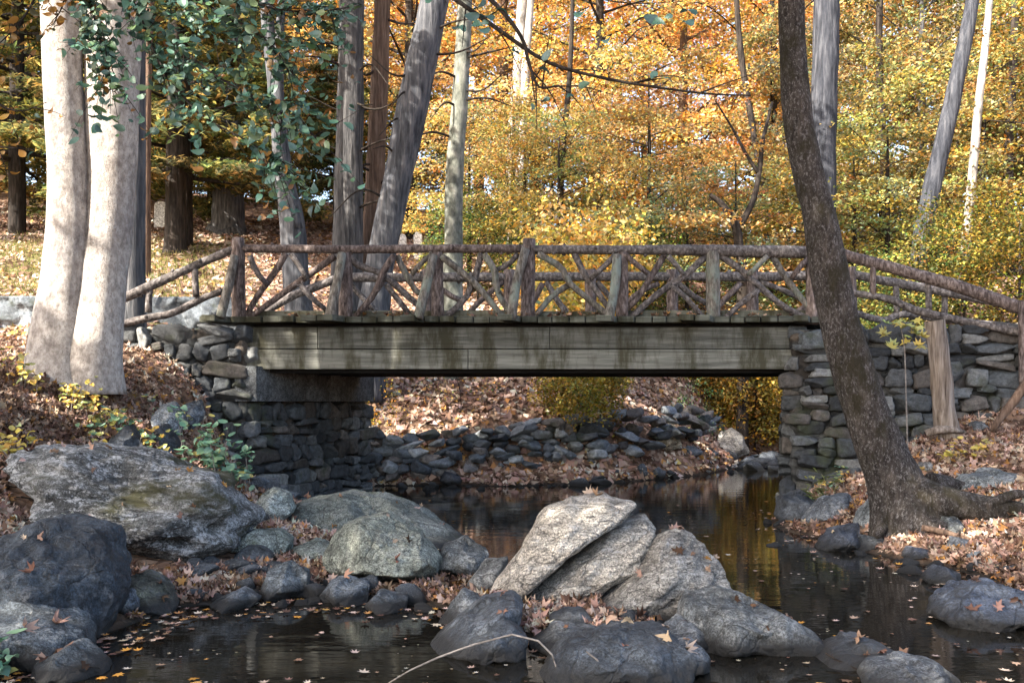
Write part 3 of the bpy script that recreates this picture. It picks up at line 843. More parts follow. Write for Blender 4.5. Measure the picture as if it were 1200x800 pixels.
rk('large dark rock at the foot of the right abutment', [(908, 606), (918, 582), (945, 575), (960, 588), (952, 606), (925, 612)], 11.9, 0.4, 'dark_rock', (1.3, 1.3, 1.25), 64, 5)
rk('long tilted grey stone below the right abutment', [(938, 612), (958, 590), (995, 577), (1004, 588), (978, 608), (945, 616)], 11.0, 0.3, 'rock', (0.62, 0.66, 0.72), 65, 5)
rk('slanting slab against the foot of the leaning dark tree', [(998, 617), (1014, 596), (1033, 580), (1042, 600), (1022, 622)], 9.9, 0.25, 'rock', (0.8, 0.87, 0.9), 66, 4, 12)
rk('dark wedge of rock at the water below the leaning tree', [(956, 642), (982, 620), (1010, 614), (1008, 632), (982, 648)], 9.3, 0.3, 'dark_rock', (1.4, 1.45, 1.6), 67, 5)
rk('grey rounded stone at the waterline under the tree roots', [(992, 642), (1012, 627), (1034, 631), (1036, 645), (1000, 648)], 8.9, 0.25, 'rock', (0.65, 0.7, 0.75), 68, 4)
rk('thick flat stone set as a step against the right abutment', [(947, 562), (955, 542), (985, 540), (992, 545), (992, 562), (965, 568)], 11.8, 0.3, 'green_rock', (1.1, 1.1, 1.05), 69, 4, 12)
rk('long pale slab among leaves right of the leaning tree', [(1118, 572), (1135, 556), (1175, 553), (1215, 558), (1218, 574), (1150, 578)], 10.1, 0.35, 'rock', (0.9, 0.95, 0.95), 70, 5)
rk('pale brown stone in the leaves left of the long slab', [(1074, 548), (1080, 541), (1092, 541), (1096, 550), (1084, 554)], 10.6, 0.1, 'rock', (1.2, 1.05, 0.9), 71, 3)
rk('grey angular stone on the leaves below the big root', [(1098, 628), (1108, 606), (1125, 606), (1134, 620), (1125, 630)], 8.9, 0.18, 'rock', (0.6, 0.63, 0.62), 72, 4, 12)
rk('low blue stone half sunk in leaves by the right shore', [(1058, 652), (1072, 641), (1090, 644), (1094, 654), (1070, 658)], 8.3, 0.18, 'rock', (0.7, 0.75, 0.95), 73, 4)
rk('dark stone at the right shore behind the small roots', [(1110, 642), (1120, 629), (1135, 632), (1136, 644), (1118, 647)], 8.5, 0.14, 'dark_rock', (1.5, 1.5, 1.5), 74, 4)
rk('grey block near the foot of the bare dead post', [(1136, 506), (1140, 494), (1152, 493), (1160, 502), (1150, 508)], 11.7, 0.16, 'rock', (0.6, 0.6, 0.6), 75, 3)

# loose stones along the waterlines: repeats of three shapes
loose_src = []
for k, (sd, sz) in enumerate([(101, (1, 0.8, 0.6)), (102, (0.9, 1.1, 0.5)), (103, (1.2, 0.7, 0.7)), (104, (0.8, 0.8, 0.8))]):
    V, F = stone_shape(sz, sd, 3)
    loose_src.append(raw_mesh('loose_stone', V, F))
    loose_src[-1].materials.append(M['rock'])
spots = []
for line, n, smin, smax in [([(430, 570, 16.2), (600, 571, 16.1), (700, 566, 16.9), (780, 560, 18.2), (840, 540, 20.8)], 34, 0.05, 0.20),
                            ([(900, 622, 11), (960, 640, 9.4), (1040, 652, 8.6), (1110, 655, 8.3), (1180, 670, 7.9)], 22, 0.04, 0.13),
                            ([(150, 715, 6.7), (240, 712, 6.9), (330, 708, 7.0), (420, 712, 6.9), (500, 712, 6.6)], 18, 0.03, 0.10),
                            ([(210, 675, 7.4), (300, 672, 7.6), (380, 672, 7.6), (450, 690, 7.0), (510, 685, 7.1)], 44, 0.04, 0.15),
                            ([(560, 740, 5.9), (640, 735, 6.0), (740, 735, 6.0), (800, 745, 5.8)], 12, 0.04, 0.11),
                            ([(300, 600, 10.6), (340, 590, 11.6), (390, 580, 13.0), (425, 575, 14.4)], 26, 0.08, 0.24)]:
    pts = catmull([P(*p) for p in line], 200)
    for _ in range(n):
        p = pts[random.randrange(200)]
        spots.append((p[0] + random.gauss(0, 0.15), p[1] + random.gauss(0, 0.22), random.uniform(smin, smax), 0))
for _ in range(46):
    Y = random.uniform(19.0, 25); x = 5.3 + (Y - 20.6) * 0.36 + random.gauss(0, 0.6)
    spots.append((x, Y, random.uniform(0.08, 0.30), 1))
hs = height([s[0] for s in spots], [s[1] for s in spots])
for (x, y, s, up), h in zip(spots, hs):
    o = bpy.data.objects.new('loose_stone', random.choice(loose_src))
    COL.objects.link(o)
    o.location = (x, y, max(h, -0.02 + (max(0, y - 21) * 0.045 if up else 0)) + s * 0.2)
    o.scale = (s, s * random.uniform(0.8, 1.2), s * random.uniform(0.7, 1.1)); o.rotation_euler = (random.uniform(-.3, .3), random.uniform(-.3, .3), random.uniform(0, 6.28))
    d = random.uniform(0.35, 1.0)
    o.color = (d * 0.85, d * 0.95, d * 1.1, 1)
    if up:
        tag(o, 'dark wet stone breaking the riffle upstream of the bridge', 'stone', 'stones in the riffle')
    elif y > 15:
        tag(o, 'small grey stone on the far shore under the bridge', 'stone', 'stones on the far shore')
    elif x > 2.5:
        tag(o, 'small grey stone on the shore below the leaning dark tree', 'stone', 'stones on the right shore')
    elif y > 10:
        tag(o, 'grey stone at the foot of the left abutment', 'stone', 'stones by the left abutment')
    else:
        tag(o, 'small grey stone on the leafy shore left of the pool', 'stone', 'stones on the left shore')



def block_shape(seed):
    rs = np.random.RandomState(seed)
    V = ICO[4][0].copy()
    V /= ((np.abs(V) ** 7).sum(1) ** (1 / 7))[:, None]            # squarish quarried stone
    for _ in range(rs.randint(4, 8)):
        n = rs.normal(size=3) * (1, .7, 1); n /= np.linalg.norm(n)
        V -= np.maximum(0, V @ n - rs.uniform(.72, 1.05))[:, None] * n
    V /= np.abs(V).max(0)
    s = rs.uniform(0, 60)
    k = np.array([mnoise.fractal(Vector((v[0] * 1.5 + s, v[1] * 1.5, v[2] * 1.5)), 0.75, 2.1, 5) for v in V])
    return V * (1 + 0.09 * k)[:, None]


BLOCKS = [block_shape(300 + k) for k in range(26)]
SLATE = [(0.085, 0.09, 0.095), (0.12, 0.126, 0.13), (0.055, 0.06, 0.066), (0.165, 0.168, 0.165), (0.10, 0.09, 0.082), (0.075, 0.083, 0.09)]


def laid_stones(path, z0, z1, su, sv, seed, batter=0.1, tone=1.0, tones=SLATE, proud=0.0):
    """separate faceted stones laid in rough courses along a ground path, with open dark joints"""
    rs = np.random.RandomState(seed)
    path = np.array(path, float); seg = np.linalg.norm(np.diff(path, axis=0), axis=1); cum = np.concatenate([[0], np.cumsum(seg)]); L = cum[-1]; H = z1 - z0
    mb = MB(); v = 0.0
    while v < H - 0.03:
        rh = min(sv * rs.uniform(.6, 1.5), H - v + .02)
        u = -rs.uniform(0, su * .5)
        while u < L:
            w = su * rs.choice([.45, .7, 1.0, 1.4, 1.8], p=[.2, .25, .3, .17, .08])
            c = min(max(u + w / 2, 0.02), L - .02)
            i = min(int(np.searchsorted(cum, c, side='right')) - 1, len(seg) - 1)
            tg = (path[i + 1] - path[i]) / seg[i]; nr = np.array([tg[1], -tg[0]])
            p = path[i] + tg * (c - cum[i])
            split = rs.rand() < .22 and rh > sv * .9          # sometimes two thin stones share a course
            for q in range(2 if split else 1):
                hh = rh / (2 if split else 1)
                B = BLOCKS[rs.randint(len(BLOCKS))] * (w * .5 * 0.99, rs.uniform(.10, .17), hh * .5 * rs.uniform(.98, 1.12))
                r = rs.normal(0, .11); B = B @ np.array([[math.cos(r), 0, math.sin(r)], [0, 1, 0], [-math.sin(r), 0, math.cos(r)]])
                zc = z0 + v + hh * (q + .5) + rs.normal(0, .022)
                o = proud + batter * (1 - (zc - z0) / H) - .035 + rs.normal(0, .018)
                Wd = np.stack([p[0] + B[:, 0] * tg[0] - B[:, 1] * nr[0] + nr[0] * o, p[1] + B[:, 0] * tg[1] - B[:, 1] * nr[1] + nr[1] * o, zc + B[:, 2]], 1)
                t = np.array(tones[rs.randint(len(tones))]) * rs.uniform(.5, 1.7) * tone
                mb.add(Wd, ICO[4][1], t)
            u += w
        v += rh
    return mb


la = empty('stone_abutment', (-4.8, 14.3, 0), 'left stone abutment under the bridge, its inner face dark below a concrete seat', 'abutment')
V, F, C = masonry([(-6.6, 12.95), (-3.78, 12.95), (-2.62, 15.95)], -0.45, 2.50, 0.29, 0.16, 5, 0.05, 0.02, step=0.035, tone=0.85)
mk('mortar_bed', V, F, M['masonry'], la, col=C * .5)
laid_stones([(-6.6, 12.95), (-3.78, 12.95), (-2.62, 15.95)], -0.4, 2.55, 0.36, 0.20, 15, 0.10, 0.85, proud=0.035).build('stone_face', M['masonry'], la, color=True)
prism('fill', [(-6.5, 13.1), (-3.88, 13.1), (-2.8, 15.9), (-6.5, 15.9)], -0.4, 2.45, M['masonry'], la)
prism('concrete_seat', [(-3.86, 12.83), (-3.56, 12.83), (-2.38, 15.9), (-2.7, 15.9)], 1.50, 1.99, M['concrete'], la)
ra = empty('stone_abutment', (5.4, 14.0, 0), 'right stone abutment and rubble wing wall behind the leaning dark tree', 'abutment')
V, F, C = masonry([(5.1, 15.95), (3.98, 12.95), (5.2, 12.8), (8.6, 12.35)], -0.45, 2.50, 0.29, 0.14, 9, 0.05, 0.05, step=0.035, tones=STONE, tone=0.68)
mk('mortar_bed', V, F, M['masonry'], ra, col=C * .6)
laid_stones([(5.1, 15.95), (3.98, 12.95), (5.2, 12.8), (8.6, 12.35)], -0.4, 2.56, 0.36, 0.19, 19, 0.14, 0.78, proud=0.04).build('stone_face', M['masonry'], ra, color=True)
prism('fill', [(4.12, 13.12), (8.5, 12.6), (8.5, 15.9), (5.2, 15.9)], -0.4, 2.44, M['masonry'], ra)

# low block wall behind the left path
lw = empty('low_block_wall', (-8, 17.0, 2.4), 'low pale grey block wall behind the left end of the bridge', 'wall')
V, F, C = masonry([(-13.5, 16.7), (-5.1, 17.0)], 2.2, 3.42, 0.62, 0.24, 21, 0.02, 0.0, 0.04, mortar=(0.13, 0.14, 0.15), tones=[(0.12, 0.138, 0.155), (0.15, 0.168, 0.185), (0.10, 0.115, 0.13)], gapw=0.1, rugged=0.008)
mk('masonry_face', V, F, M['block'], lw, col=C)
prism('fill', [(-13.4, 16.74), (-5.15, 17.04), (-5.15, 17.4), (-13.4, 17.1)], 2.2, 3.36, M['block'], lw, (0.2, 0.22, 0.24))


# dry stone wall on the far bank
dw = MB()
base = catmull([P(415, 566, 16.3), P(480, 560, 16.6), P(560, 550, 17.0), P(640, 546, 17.2), P(720, 536, 17.7), P(800, 512, 19.2), P(835, 505, 20.3)], 100)
hts = np.interp(np.linspace(0, 1, 100), [0, .15, .35, .55, .75, 1], [1.0, 0.72, 0.80, 0.92, 0.70, 0.35])
rsd = np.random.RandomState(77)
for course in range(8):
    i = rsd.uniform(0, 3)
    while i < 99:
        zc = course * 0.125
        w = rsd.choice([.08, .11, .15, .2, .26])
        p = base[int(i)]
        if zc < hts[int(i)] + rsd.normal(-.06, .06) and rsd.rand() > 0.04:
            V, F = stone_shape((w * 1.15, rsd.uniform(.16, .24), rsd.uniform(0.075, 0.14)), rsd.randint(9999), 3, 16, 0.2)
            ang = rsd.normal(0, .2)
            V = V @ np.array([[math.cos(ang), 0, math.sin(ang)], [0, 1, 0], [-math.sin(ang), 0, math.cos(ang)]])
            t = STONE[rsd.randint(len(STONE))]; b = rsd.uniform(.6, 1.7)
            dw.add(V + np.array([p[0], p[1] + 0.07 * course + rsd.normal(0, .05), max(p[2], 0) + 0.06 + zc + rsd.normal(0, .03)]), F, (t[0] * b, t[1] * b * 1.05, t[2] * b * 1.14))
        i += (w * 1.75) / 0.0705
o = dw.build('dry_stone_wall', M['masonry'], color=True)
tag(o, 'rough dry stone wall on the far bank seen beneath the bridge', 'wall')

# ------------------------------------------------------------------ the rustic bridge
br = empty('footbridge', (0, 14.2, 2.58), 'rustic wooden footbridge with log railings and crossed branch braces over the stream', 'bridge')
YN, YF = 13.0, 15.4


def px2m(w, Y): return w * Y / FPX


def logpart(name, pts, w, mat, parent=br, segs=10, rough=0.13, freq=6.0, taper=1.0, knots=0):
    """a log or branch through photo points (px, py, Y); w = thickness in photo pixels"""
    W = [P(*p) for p in pts]
    n = len(W)
    ws = w if hasattr(w, '__len__') else [w * (1 + (taper - 1) * i / (n - 1)) for i in range(n)]
    r = [px2m(ws[i], pts[i][2]) / 2 for i in range(n)]
    V, F = tube([tuple(a) for a in W], r, segs, None, rough, freq)
    b = MB(); b.add(V, F)
    for _ in range(knots):
        i = random.randrange(len(V)); c = V[i]
        kv, kf = stone_shape((r[0] * .5, r[0] * .5, r[0] * .5), random.randrange(999), 2, 3, 0.1)
        b.add(kv + c, kf)
    return b.build(name, M[mat], parent)


# deck planks, with longer ones carrying the outer struts
dk = MB(); nose = MB()
ZT = 2.685
x = -4.30; strut_px = [262, 388, 493, 602, 716, 828, 945]
while x < 4.26:
    w = random.uniform(0.20, 0.245)
    tone = random.uniform(0.55, 0.95)
    pxm = 600 + (x + w / 2) * FPX / 12.8
    long = any(abs(pxm - s) < 13 for s in strut_px)
    y0 = 12.60 if long else 12.86 + random.uniform(-0.025, 0.02)
    zt = ZT + random.uniform(-0.008, 0.008)
    dk.box(x + (y0 - YN) * SK, x + w - 0.018 + (y0 - YN) * SK, y0, 15.6, zt - 0.085, zt, SK, (tone * 0.85, tone * 0.88, tone * 0.8))
    x += w
dk.build('deck', M['plank'], br, smooth=False, bevel=0.008, color=True)
# main beams: two boards each side
for Y, side in ((12.955, 0), (15.38, 1)):
    sh = (Y - YN) * SK
    for k, (p0, p1) in enumerate(((383.5, 408.5), (409.5, 432.5))):
        z0 = EYE + (HOR - p1) * 13 / FPX; z1 = EYE + (HOR - p0) * 13 / FPX
        cuts = [-3.73, -2.72, 0.55, 3.93] if k == 0 else [-3.73, -0.6, 3.96]
        for x0, x1 in zip(cuts[:-1], cuts[1:]):
            b = MB(); t = random.uniform(.88, 1.08) * (1 if k else 0.74)
            b.box(x0 + sh + .004, x1 + sh - .004, Y + 0.012 * (1 - k) + random.uniform(0, .008), Y + 0.12, z0, z1, 0, (t, t, t * .98))
            b.build('beam_board', M['plank'], br, smooth=False, bevel=0.006, color=True)
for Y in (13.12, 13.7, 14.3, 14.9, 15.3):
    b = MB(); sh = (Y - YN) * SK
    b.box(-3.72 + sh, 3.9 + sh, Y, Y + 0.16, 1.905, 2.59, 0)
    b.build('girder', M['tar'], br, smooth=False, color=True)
# kerb timbers between posts
for Y, xs, y0 in ((13.12, [(292, 392), (408, 506), (520, 606), (630, 718), (736, 826), (846, 958)], 366.5), (15.2, [(405, 495), (505, 588), (606, 684), (700, 780), (796, 874), (890, 988)], 0)):
    for a, b_ in xs:
        b = MB(); t = random.uniform(0.8, 1.15)
        b.box(P(a, 0, Y).x, P(b_, 0, Y).x, Y, Y + 0.13, ZT + 0.012, ZT + 0.105 + random.uniform(-.008, .008), 0, (t * 1.1, t * 1.08, t * .95))
        b.build('kerb', M['plank'], br, smooth=False, bevel=0.01, color=True)
ZB = 374.5
# near posts
for (pts, w, m) in [([(279, 279), (280, 376)], (15, 17), 'red_log'), ([(405, 296), (406, ZB)], (15, 16), 'red_log'), ([(512, 296), (513, ZB)], (14, 15), 'red_log'),
                    ([(620, 280), (618, ZB)], (15, 17), 'red_log'), ([(729, 296), (729, ZB)], (14, 15), 'red_log'), ([(835, 295), (836, 378)], (16, 17), 'lichen_log'), ([(951, 294), (952, 380)], (14, 15), 'red_log')]:
    logpart('post', [(p[0], p[1], YN) for p in pts], w, m, rough=0.10, freq=9, segs=12)
# outward struts from the long planks to the post heads
for a, b_ in [((258, 372), (275, 300)), ((386, 372), (401, 297)), ((490, 373), (508, 299)), ((599, 373), (616, 292)), ((713, 375), (723, 299))]:
    mid = ((a[0] + b_[0]) / 2 + random.uniform(-3, 3), (a[1] + b_[1]) / 2)
    logpart('strut', [(a[0], a[1], 12.68), (mid[0], mid[1], 12.80), (b_[0], b_[1], 12.90)], (12, 11, 10), 'lichen_log', rough=0.16)
# crossed branches of the near panels
NEAR = [[(293, 300), (300, 318), (313, 333)], [(335, 297), (318, 325), (303, 345), (289, 370)], [(341, 298), (351, 312), (360, 326)], [(393, 300), (365, 320), (335, 341), (293, 372)], [(352, 333), (366, 350), (384, 364)],
        [(408, 300), (422, 312), (446, 320), (470, 340), (490, 358)], [(462, 299), (449, 319), (438, 345), (416, 371)], [(465, 300), (474, 318), (485, 338), (493, 345)], [(506, 298), (492, 310), (482, 322)], [(453, 333), (464, 348), (478, 366)],
        [(517, 300), (540, 318), (560, 336), (590, 372)], [(564, 297), (558, 320), (545, 350), (519, 374)], [(567, 298), (579, 316), (582, 338), (590, 355), (602, 370)], [(607, 297), (596, 310), (582, 316)],
        [(630, 297), (657, 313), (668, 332), (695, 355), (714, 370)], [(673, 297), (683, 318), (700, 342), (714, 362)], [(721, 299), (706, 314), (692, 326)], [(668, 333), (648, 346), (634, 362), (625, 374)],
        [(732, 298), (746, 310), (760, 321)], [(778, 300), (763, 324), (752, 342), (736, 362)], [(783, 300), (792, 310), (801, 321)], [(828, 300), (803, 322), (770, 345), (737, 374)], [(787, 335), (805, 350), (824, 372)],
        [(843, 299), (864, 313), (888, 334), (920, 360), (957, 378)], [(899, 300), (887, 312), (877, 322)], [(905, 300), (920, 324), (938, 348), (956, 372)], [(948, 302), (937, 313), (928, 326)], [(889, 340), (872, 352), (846, 376)]]
for k, line in enumerate(NEAR):
    yy = YN - 0.03 + (0.05 if k % 2 else -0.03)
    L = sum(math.dist(line[i], line[i + 1]) for i in range(len(line) - 1))
    w = 6.2 + min(L, 100) * 0.022
    logpart('brace', [(p[0], p[1], yy) for p in line], w, random.choice(['log', 'log', 'lichen_log', 'red_log']), rough=0.18, freq=9, taper=0.85, knots=2)
# top rails, near side
logpart('top_rail', [(272, 291, YN), (400, 292, YN), (520, 291.5, YN), (612, 291.5, YN)], (9.5, 10, 10, 10), 'red_log', rough=0.10, knots=5)
logpart('top_rail', [(611, 292, YN), (720, 293, YN), (800, 293, YN), (900, 295, YN), (988, 297, YN)], (11, 11, 13, 15, 14), 'log', rough=0.12, knots=8)
# far side
for px in (404, 501, 597, 692, 788, 882):
    logpart('post', [(px, 316, YF), (px, 392, YF)], 14, 'red_log', rough=0.1, freq=9, segs=10)
logpart('post', [(997, 313, YF), (998, 392, YF)], 13, 'red_log', segs=10)
logpart('top_rail', [(395, 325, YF), (500, 325, YF), (600, 324.5, YF), (700, 324, YF), (800, 324, YF), (900, 324, YF), (1000, 321, YF)], 11, 'log', rough=0.1, knots=6)
for a, b_ in [((410, 332), (440, 364)), ((449, 330), (425, 372)), ((510, 330), (540, 352)), ((590, 330), (550, 366)), ((640, 330), (682, 386)), ((608, 384), (636, 332)),
              ((700, 330), (740, 384)), ((772, 332), (735, 356)), ((795, 332), (830, 356)), ((868, 332), (836, 366)), ((890, 330), (930, 346)), ((925, 340), (962, 372)), ((985, 330), (900, 388)), ]:
    mx = ((a[0] + b_[0]) / 2 + random.uniform(-4, 4), (a[1] + b_[1]) / 2 + random.uniform(-3, 3))
    logpart('brace', [(a[0], a[1], YF), (mx[0], mx[1], YF), (b_[0], b_[1], YF)], 6.8, random.choice(['log', 'red_log']), rough=0.18, freq=9, segs=8)
# sloping end railings
logpart('end_rail', [(274, 292, YN), (245, 304, 12.98), (205, 322, 12.9), (150, 347, 12.8), (110, 362, 12.7)], (10, 10, 11, 12, 12), 'log', rough=0.16, knots=3)
logpart('end_rail', [(262, 341, YN), (236, 350, 12.98), (205, 366, 12.9), (180, 371, 12.85), (140, 380, 12.8), (110, 388, 12.7)], 8.5, 'log', rough=0.2, knots=3)
logpart('baluster', [(228, 315, 12.95), (230, 348, 12.95)], 8, 'log')
logpart('baluster', [(175, 338, 12.85), (174, 366, 12.85)], 8, 'log')
logpart('end_rail', [(395, 326, YF), (370, 336, YF), (340, 348, YF), (305, 368, YF), (280, 380, YF)], 10, 'log', rough=0.16)
logpart('end_rail', [(983, 297, YN), (1020, 307, 12.95), (1075, 322, 12.8), (1130, 338, 12.6), (1202, 363, 12.4), (1250, 380, 12.2)], (13, 14, 14, 15, 16, 16), 'red_log', rough=0.10, segs=12)
logpart('end_rail', [(988, 342, YN), (1040, 350, 12.9), (1075, 364, 12.8), (1130, 376, 12.6), (1200, 390, 12.4), (1250, 398, 12.2)], (8, 9, 10, 9, 11, 11), 'log', rough=0.18, knots=4)
logpart('baluster', [(1023, 308, 12.93), (1023, 346, 12.93)], 7, 'red_log')
logpart('baluster', [(1087, 328, 12.78), (1089, 368, 12.78)], 7, 'log')
logpart('end_post', [(1198, 352, 12.3), (1199, 455, 12.3)], 9, 'red_log')
logpart('end_rail', [(998, 321, YF), (1035, 329, YF), (1080, 337, YF), (1150, 350, 15.2), (1240, 368, 15)], 11, 'log', rough=0.14)
logpart('end_rail', [(1000, 366, YF), (1035, 375, YF), (1060, 368, YF), (1120, 376, YF), (1240, 388, 15)], 8, 'log', rough=0.18)
logpart('baluster', [(1050, 331, YF), (1051, 368, YF)], 7, 'log')
logpart('baluster', [(1107, 345, YF), (1107, 374, YF)], 7, 'log')

# bare post and scraps of wood on the right bank
dp = empty('dead_post', tuple(P(1108, 508, 11.75)), 'bare barkless post standing before the rubble wall right of the leaning tree', 'post')
logpart('shaft', [(1095, 376, 11.75), (1102, 430, 11.75), (1106, 480, 11.75), (1112, 515, 11.75)], (22, 23, 26, 30), 'dead_wood', dp, 20, 0.14, 7)
o = logpart('splintered_foot', [(1085, 508, 11.6), (1105, 502, 11.55), (1130, 506, 11.6)], (8, 10, 4), 'dead_wood', dp, 8, 0.25)


def lone_log(name, label, cat, pts, w, mat, **k):
    p0 = P(*pts[0])
    e = logpart(name, pts, w, mat, None, **k)
    return tag(e, label, cat)


lone_log('curved_root', 'dark curved root arching down the bank at the right edge', 'root', [(1210, 438, 11.6), (1188, 470, 11.6), (1172, 490, 11.6), (1163, 505, 11.6)], (10, 11, 9, 7), 'brown_bark')
lone_log('fallen_stick', 'thin pale stick bending over the rocks at the bottom of the photo', 'stick', [(455, 800, 4.9), (490, 780, 4.95), (540, 760, 5.0), (600, 743, 5.0), (638, 755, 5.0), (652, 780, 4.95), (655, 805, 4.9)], (1.4, 2, 2.4, 2.5, 2.4, 2.0, 1.5), 'stick', segs=6, rough=.3)
lone_log('fallen_stick', 'short forked stick poking up before the wide dark rock', 'stick', [(687, 763, 4.85), (705, 778, 4.85), (718, 803, 4.8)], (2, 2.5, 3), 'stick', segs=6)
lone_log('fallen_stick', 'dark stick lying across leaves above the blue-black boulder', 'stick', [(30, 612, 6.3), (70, 616, 6.3), (108, 621, 6.3)], (3, 4, 3), 'dark_bark', segs=6)
lone_log('fallen_stick', 'dark twig in the water left of the humped rock', 'stick', [(968, 765, 5.3), (985, 775, 5.2), (1015, 788, 5.1)], (2.5, 2.5, 2), 'dark_bark', segs=6)
lone_log('fallen_stick', 'weathered branch lying on the right shore under the roots', 'stick', [(1080, 618, 9.0), (1110, 624, 8.9), (1160, 640, 8.8)], (7, 7, 4), 'brown_bark', segs=8)


# gravestones glimpsed uphill
def gravestone(label, px, py, w, h, Y, pointed):
    b = MB(); c = P(px, py, Y); W = px2m(w, Y) / 2; H = px2m(h, Y)
    prof = [(-W, -0.3), (W, -0.3), (W, H * .8)] + ([(0, H)] if pointed else [(W * .7, H * .93), (0, H), (-W * .7, H * .93)]) + [(-W, H * .8)]
    n = len(prof)
    V = [(x, -0.09, z) for x, z in prof] + [(x, 0.09, z) for x, z in prof]
    b.add(V, [tuple(range(n)), tuple(range(2 * n - 1, n - 1, -1))] + [(i, n + i, n + (i + 1) % n, (i + 1) % n) for i in range(n)])
    o = b.build('gravestone', M['marble'], None, smooth=False, bevel=0.02)
    o.location = c
    tag(o, label, 'gravestone', 'gravestones on the hill')


gravestone('pointed white gravestone uphill between the leaning trunk and the mottled trunk', 490, 298, 10, 28, 30, True)
gravestone('white gravestone half hidden beside the leaning grey trunk', 472, 300, 9, 26, 31, False)
gravestone('pale squat gravestone behind the dark trunk on the left slope', 189, 258, 15, 22, 31, False)

# ------------------------------------------------------------------ light direction
SUN = Vector((-0.62, -0.50, 0.60)).normalized()       # towards the sun: behind the camera's left shoulder
SUNA = np.array(SUN)

GOLD = [(0.68, 0.43, 0.12), (0.74, 0.53, 0.24), (0.60, 0.34, 0.08), (0.62, 0.49, 0.20), (0.38, 0.33, 0.15), (0.28, 0.30, 0.18)]
ORANGE = [(0.68, 0.37, 0.11), (0.74, 0.46, 0.20), (0.56, 0.26, 0.06), (0.74, 0.53, 0.29), (0.42, 0.22, 0.07), (0.34, 0.31, 0.17)]
OLIVE = [(0.24, 0.22, 0.08), (0.36, 0.31, 0.10), (0.16, 0.18, 0.08), (0.46, 0.36, 0.12), (0.36, 0.22, 0.08), (0.2, 0.24, 0.15)]
GREEN = [(0.07, 0.12, 0.05), (0.10, 0.15, 0.06), (0.05, 0.09, 0.045), (0.16, 0.19, 0.06), (0.30, 0.27, 0.07)]
TEAL = [(0.055, 0.12, 0.10), (0.075, 0.16, 0.13), (0.04, 0.085, 0.075), (0.10, 0.19, 0.15)]
HEM = [(0.09, 0.115, 0.06), (0.13, 0.14, 0.065), (0.06, 0.08, 0.045), (0.22, 0.20, 0.08), (0.34, 0.27, 0.10)]


def grow(seed, H, R, zlow, nlimb, nleaf, lsize, cols, weights=None, rise=0.45, trunk_r=0.2, flat=0.10, spray=(0.45, 0.85), tilt=0.45, droop=0.1, tmpl=None, lean=(0, 0), shape='round', tri=True):
    """one tree at the origin -> trunk mesh data and crown mesh data (leaf sized faces through the whole crown)"""
    rs = np.random.RandomState(seed); random.seed(seed)
    tb = MB()
    tp = [(0, 0, -0.4), (lean[0] * .2, lean[1] * .2, H * .3), (lean[0] * .55 + rs.normal(0, .15), lean[1] * .55, H * .65), (lean[0], lean[1], H * .97)]
    V, F = tube(tp, [trunk_r * 1.25, trunk_r, trunk_r * .65, trunk_r * .15], 10, max(8, int(H * 2)), 0.12, 2.0)
    tb.add(V, F)
    C = catmull(tp, 50)
    sp = []
    for i in range(nlimb):
        f = (i + rs.uniform(0, 1)) / nlimb
        z = zlow + (H * 0.96 - zlow) * f
        k = min(int((z + 0.4) / (H * .97 + .4) * 49), 49)
        s = C[k]
        az = i * 2.4 + rs.normal(0, .4)
        if shape == 'round':
            pr = (0.35 + 0.65 * math.sin(math.pi * min(1, 0.12 + f * 0.80)))
        elif shape == 'cone':
            pr = max(0.12, 1 - f * 0.9)
        else:
            pr = 1.0 - 0.5 * f
        L = R * pr * rs.uniform(0.75, 1.2)
        up = rise * (0.6 + f) if shape != 'cone' else rise
        d = np.array([math.cos(az), math.sin(az), 0])
        pts = [s, s + d * L * .35 + (0, 0, L * .35 * up), s + d * L * .7 + (0, 0, L * .7 * up * .9) + rs.normal(0, .08, 3) * L * .3, s + d * L + (0, 0, L * up * .65 - droop * L)]
        r0 = trunk_r * 0.38 * (1 - 0.6 * f)
        V, F = tube(pts, [r0, r0 * .7, r0 * .42, r0 * .12], 5, 9, 0.1, 2.0, cap=False)
        tb.add(V, F)
        Cl = catmull(pts, 20)
        nb = max(3, int(L * 3.0))
        for j in range(nb):
            t = rs.uniform(0.28, 1.0)
            q = Cl[int(t * 19)]
            side = np.array([-d[1], d[0], 0]) * rs.choice([-1, 1]) * rs.uniform(0.1, 0.55) * L * (1.15 - t)
            e = q + side + d * rs.uniform(0, .3) + (0, 0, rs.normal(0.03, .12) - droop * 0.3)
            V, F = tube([q, (q + e) / 2 + (0, 0, 0.05), e], [r0 * .22, r0 * .14, r0 * .05], 4, 4, 0.05, 2.0, cap=False)
            tb.add(V, F)
            sp.append((e, rs.uniform(*spray)))
    ctr = np.array([s[0] for s in sp]); rad = np.array([s[1] for s in sp])
    w = rad ** 2 * rs.uniform(0.3, 1.5, len(rad)); w /= w.sum()
    which = rs.choice(len(sp), nleaf, p=w)
    a = rs.uniform(0, 2 * np.pi, nleaf); rr = np.sqrt(rs.uniform(0, 1, nleaf)) * rad[which]
    pos = ctr[which] + np.stack([np.cos(a) * rr, np.sin(a) * rr, rs.normal(0, flat, nleaf) * rad[which] * 2 - droop * 1.2 * rr ** 2], 1)
    nrm = np.stack([rs.normal(0, tilt, nleaf), rs.normal(0, tilt, nleaf), np.ones(nleaf)], 1)
    size = lsize * rs.uniform(0.65, 1.25, nleaf)
    spc = (rs.uniform(0.5, 1.35, (len(sp), 1)) * rs.uniform(.86, 1.14, (len(sp), 3)))[which]
    col = np.clip(palette(nleaf, cols, weights, 0.2, rs) * spc, 0, .95)
    V, F, Cc = cloud(pos, nrm, size, col, tmpl or [TRI_LEAF], rs)
    return tb, (V, F, Cc)


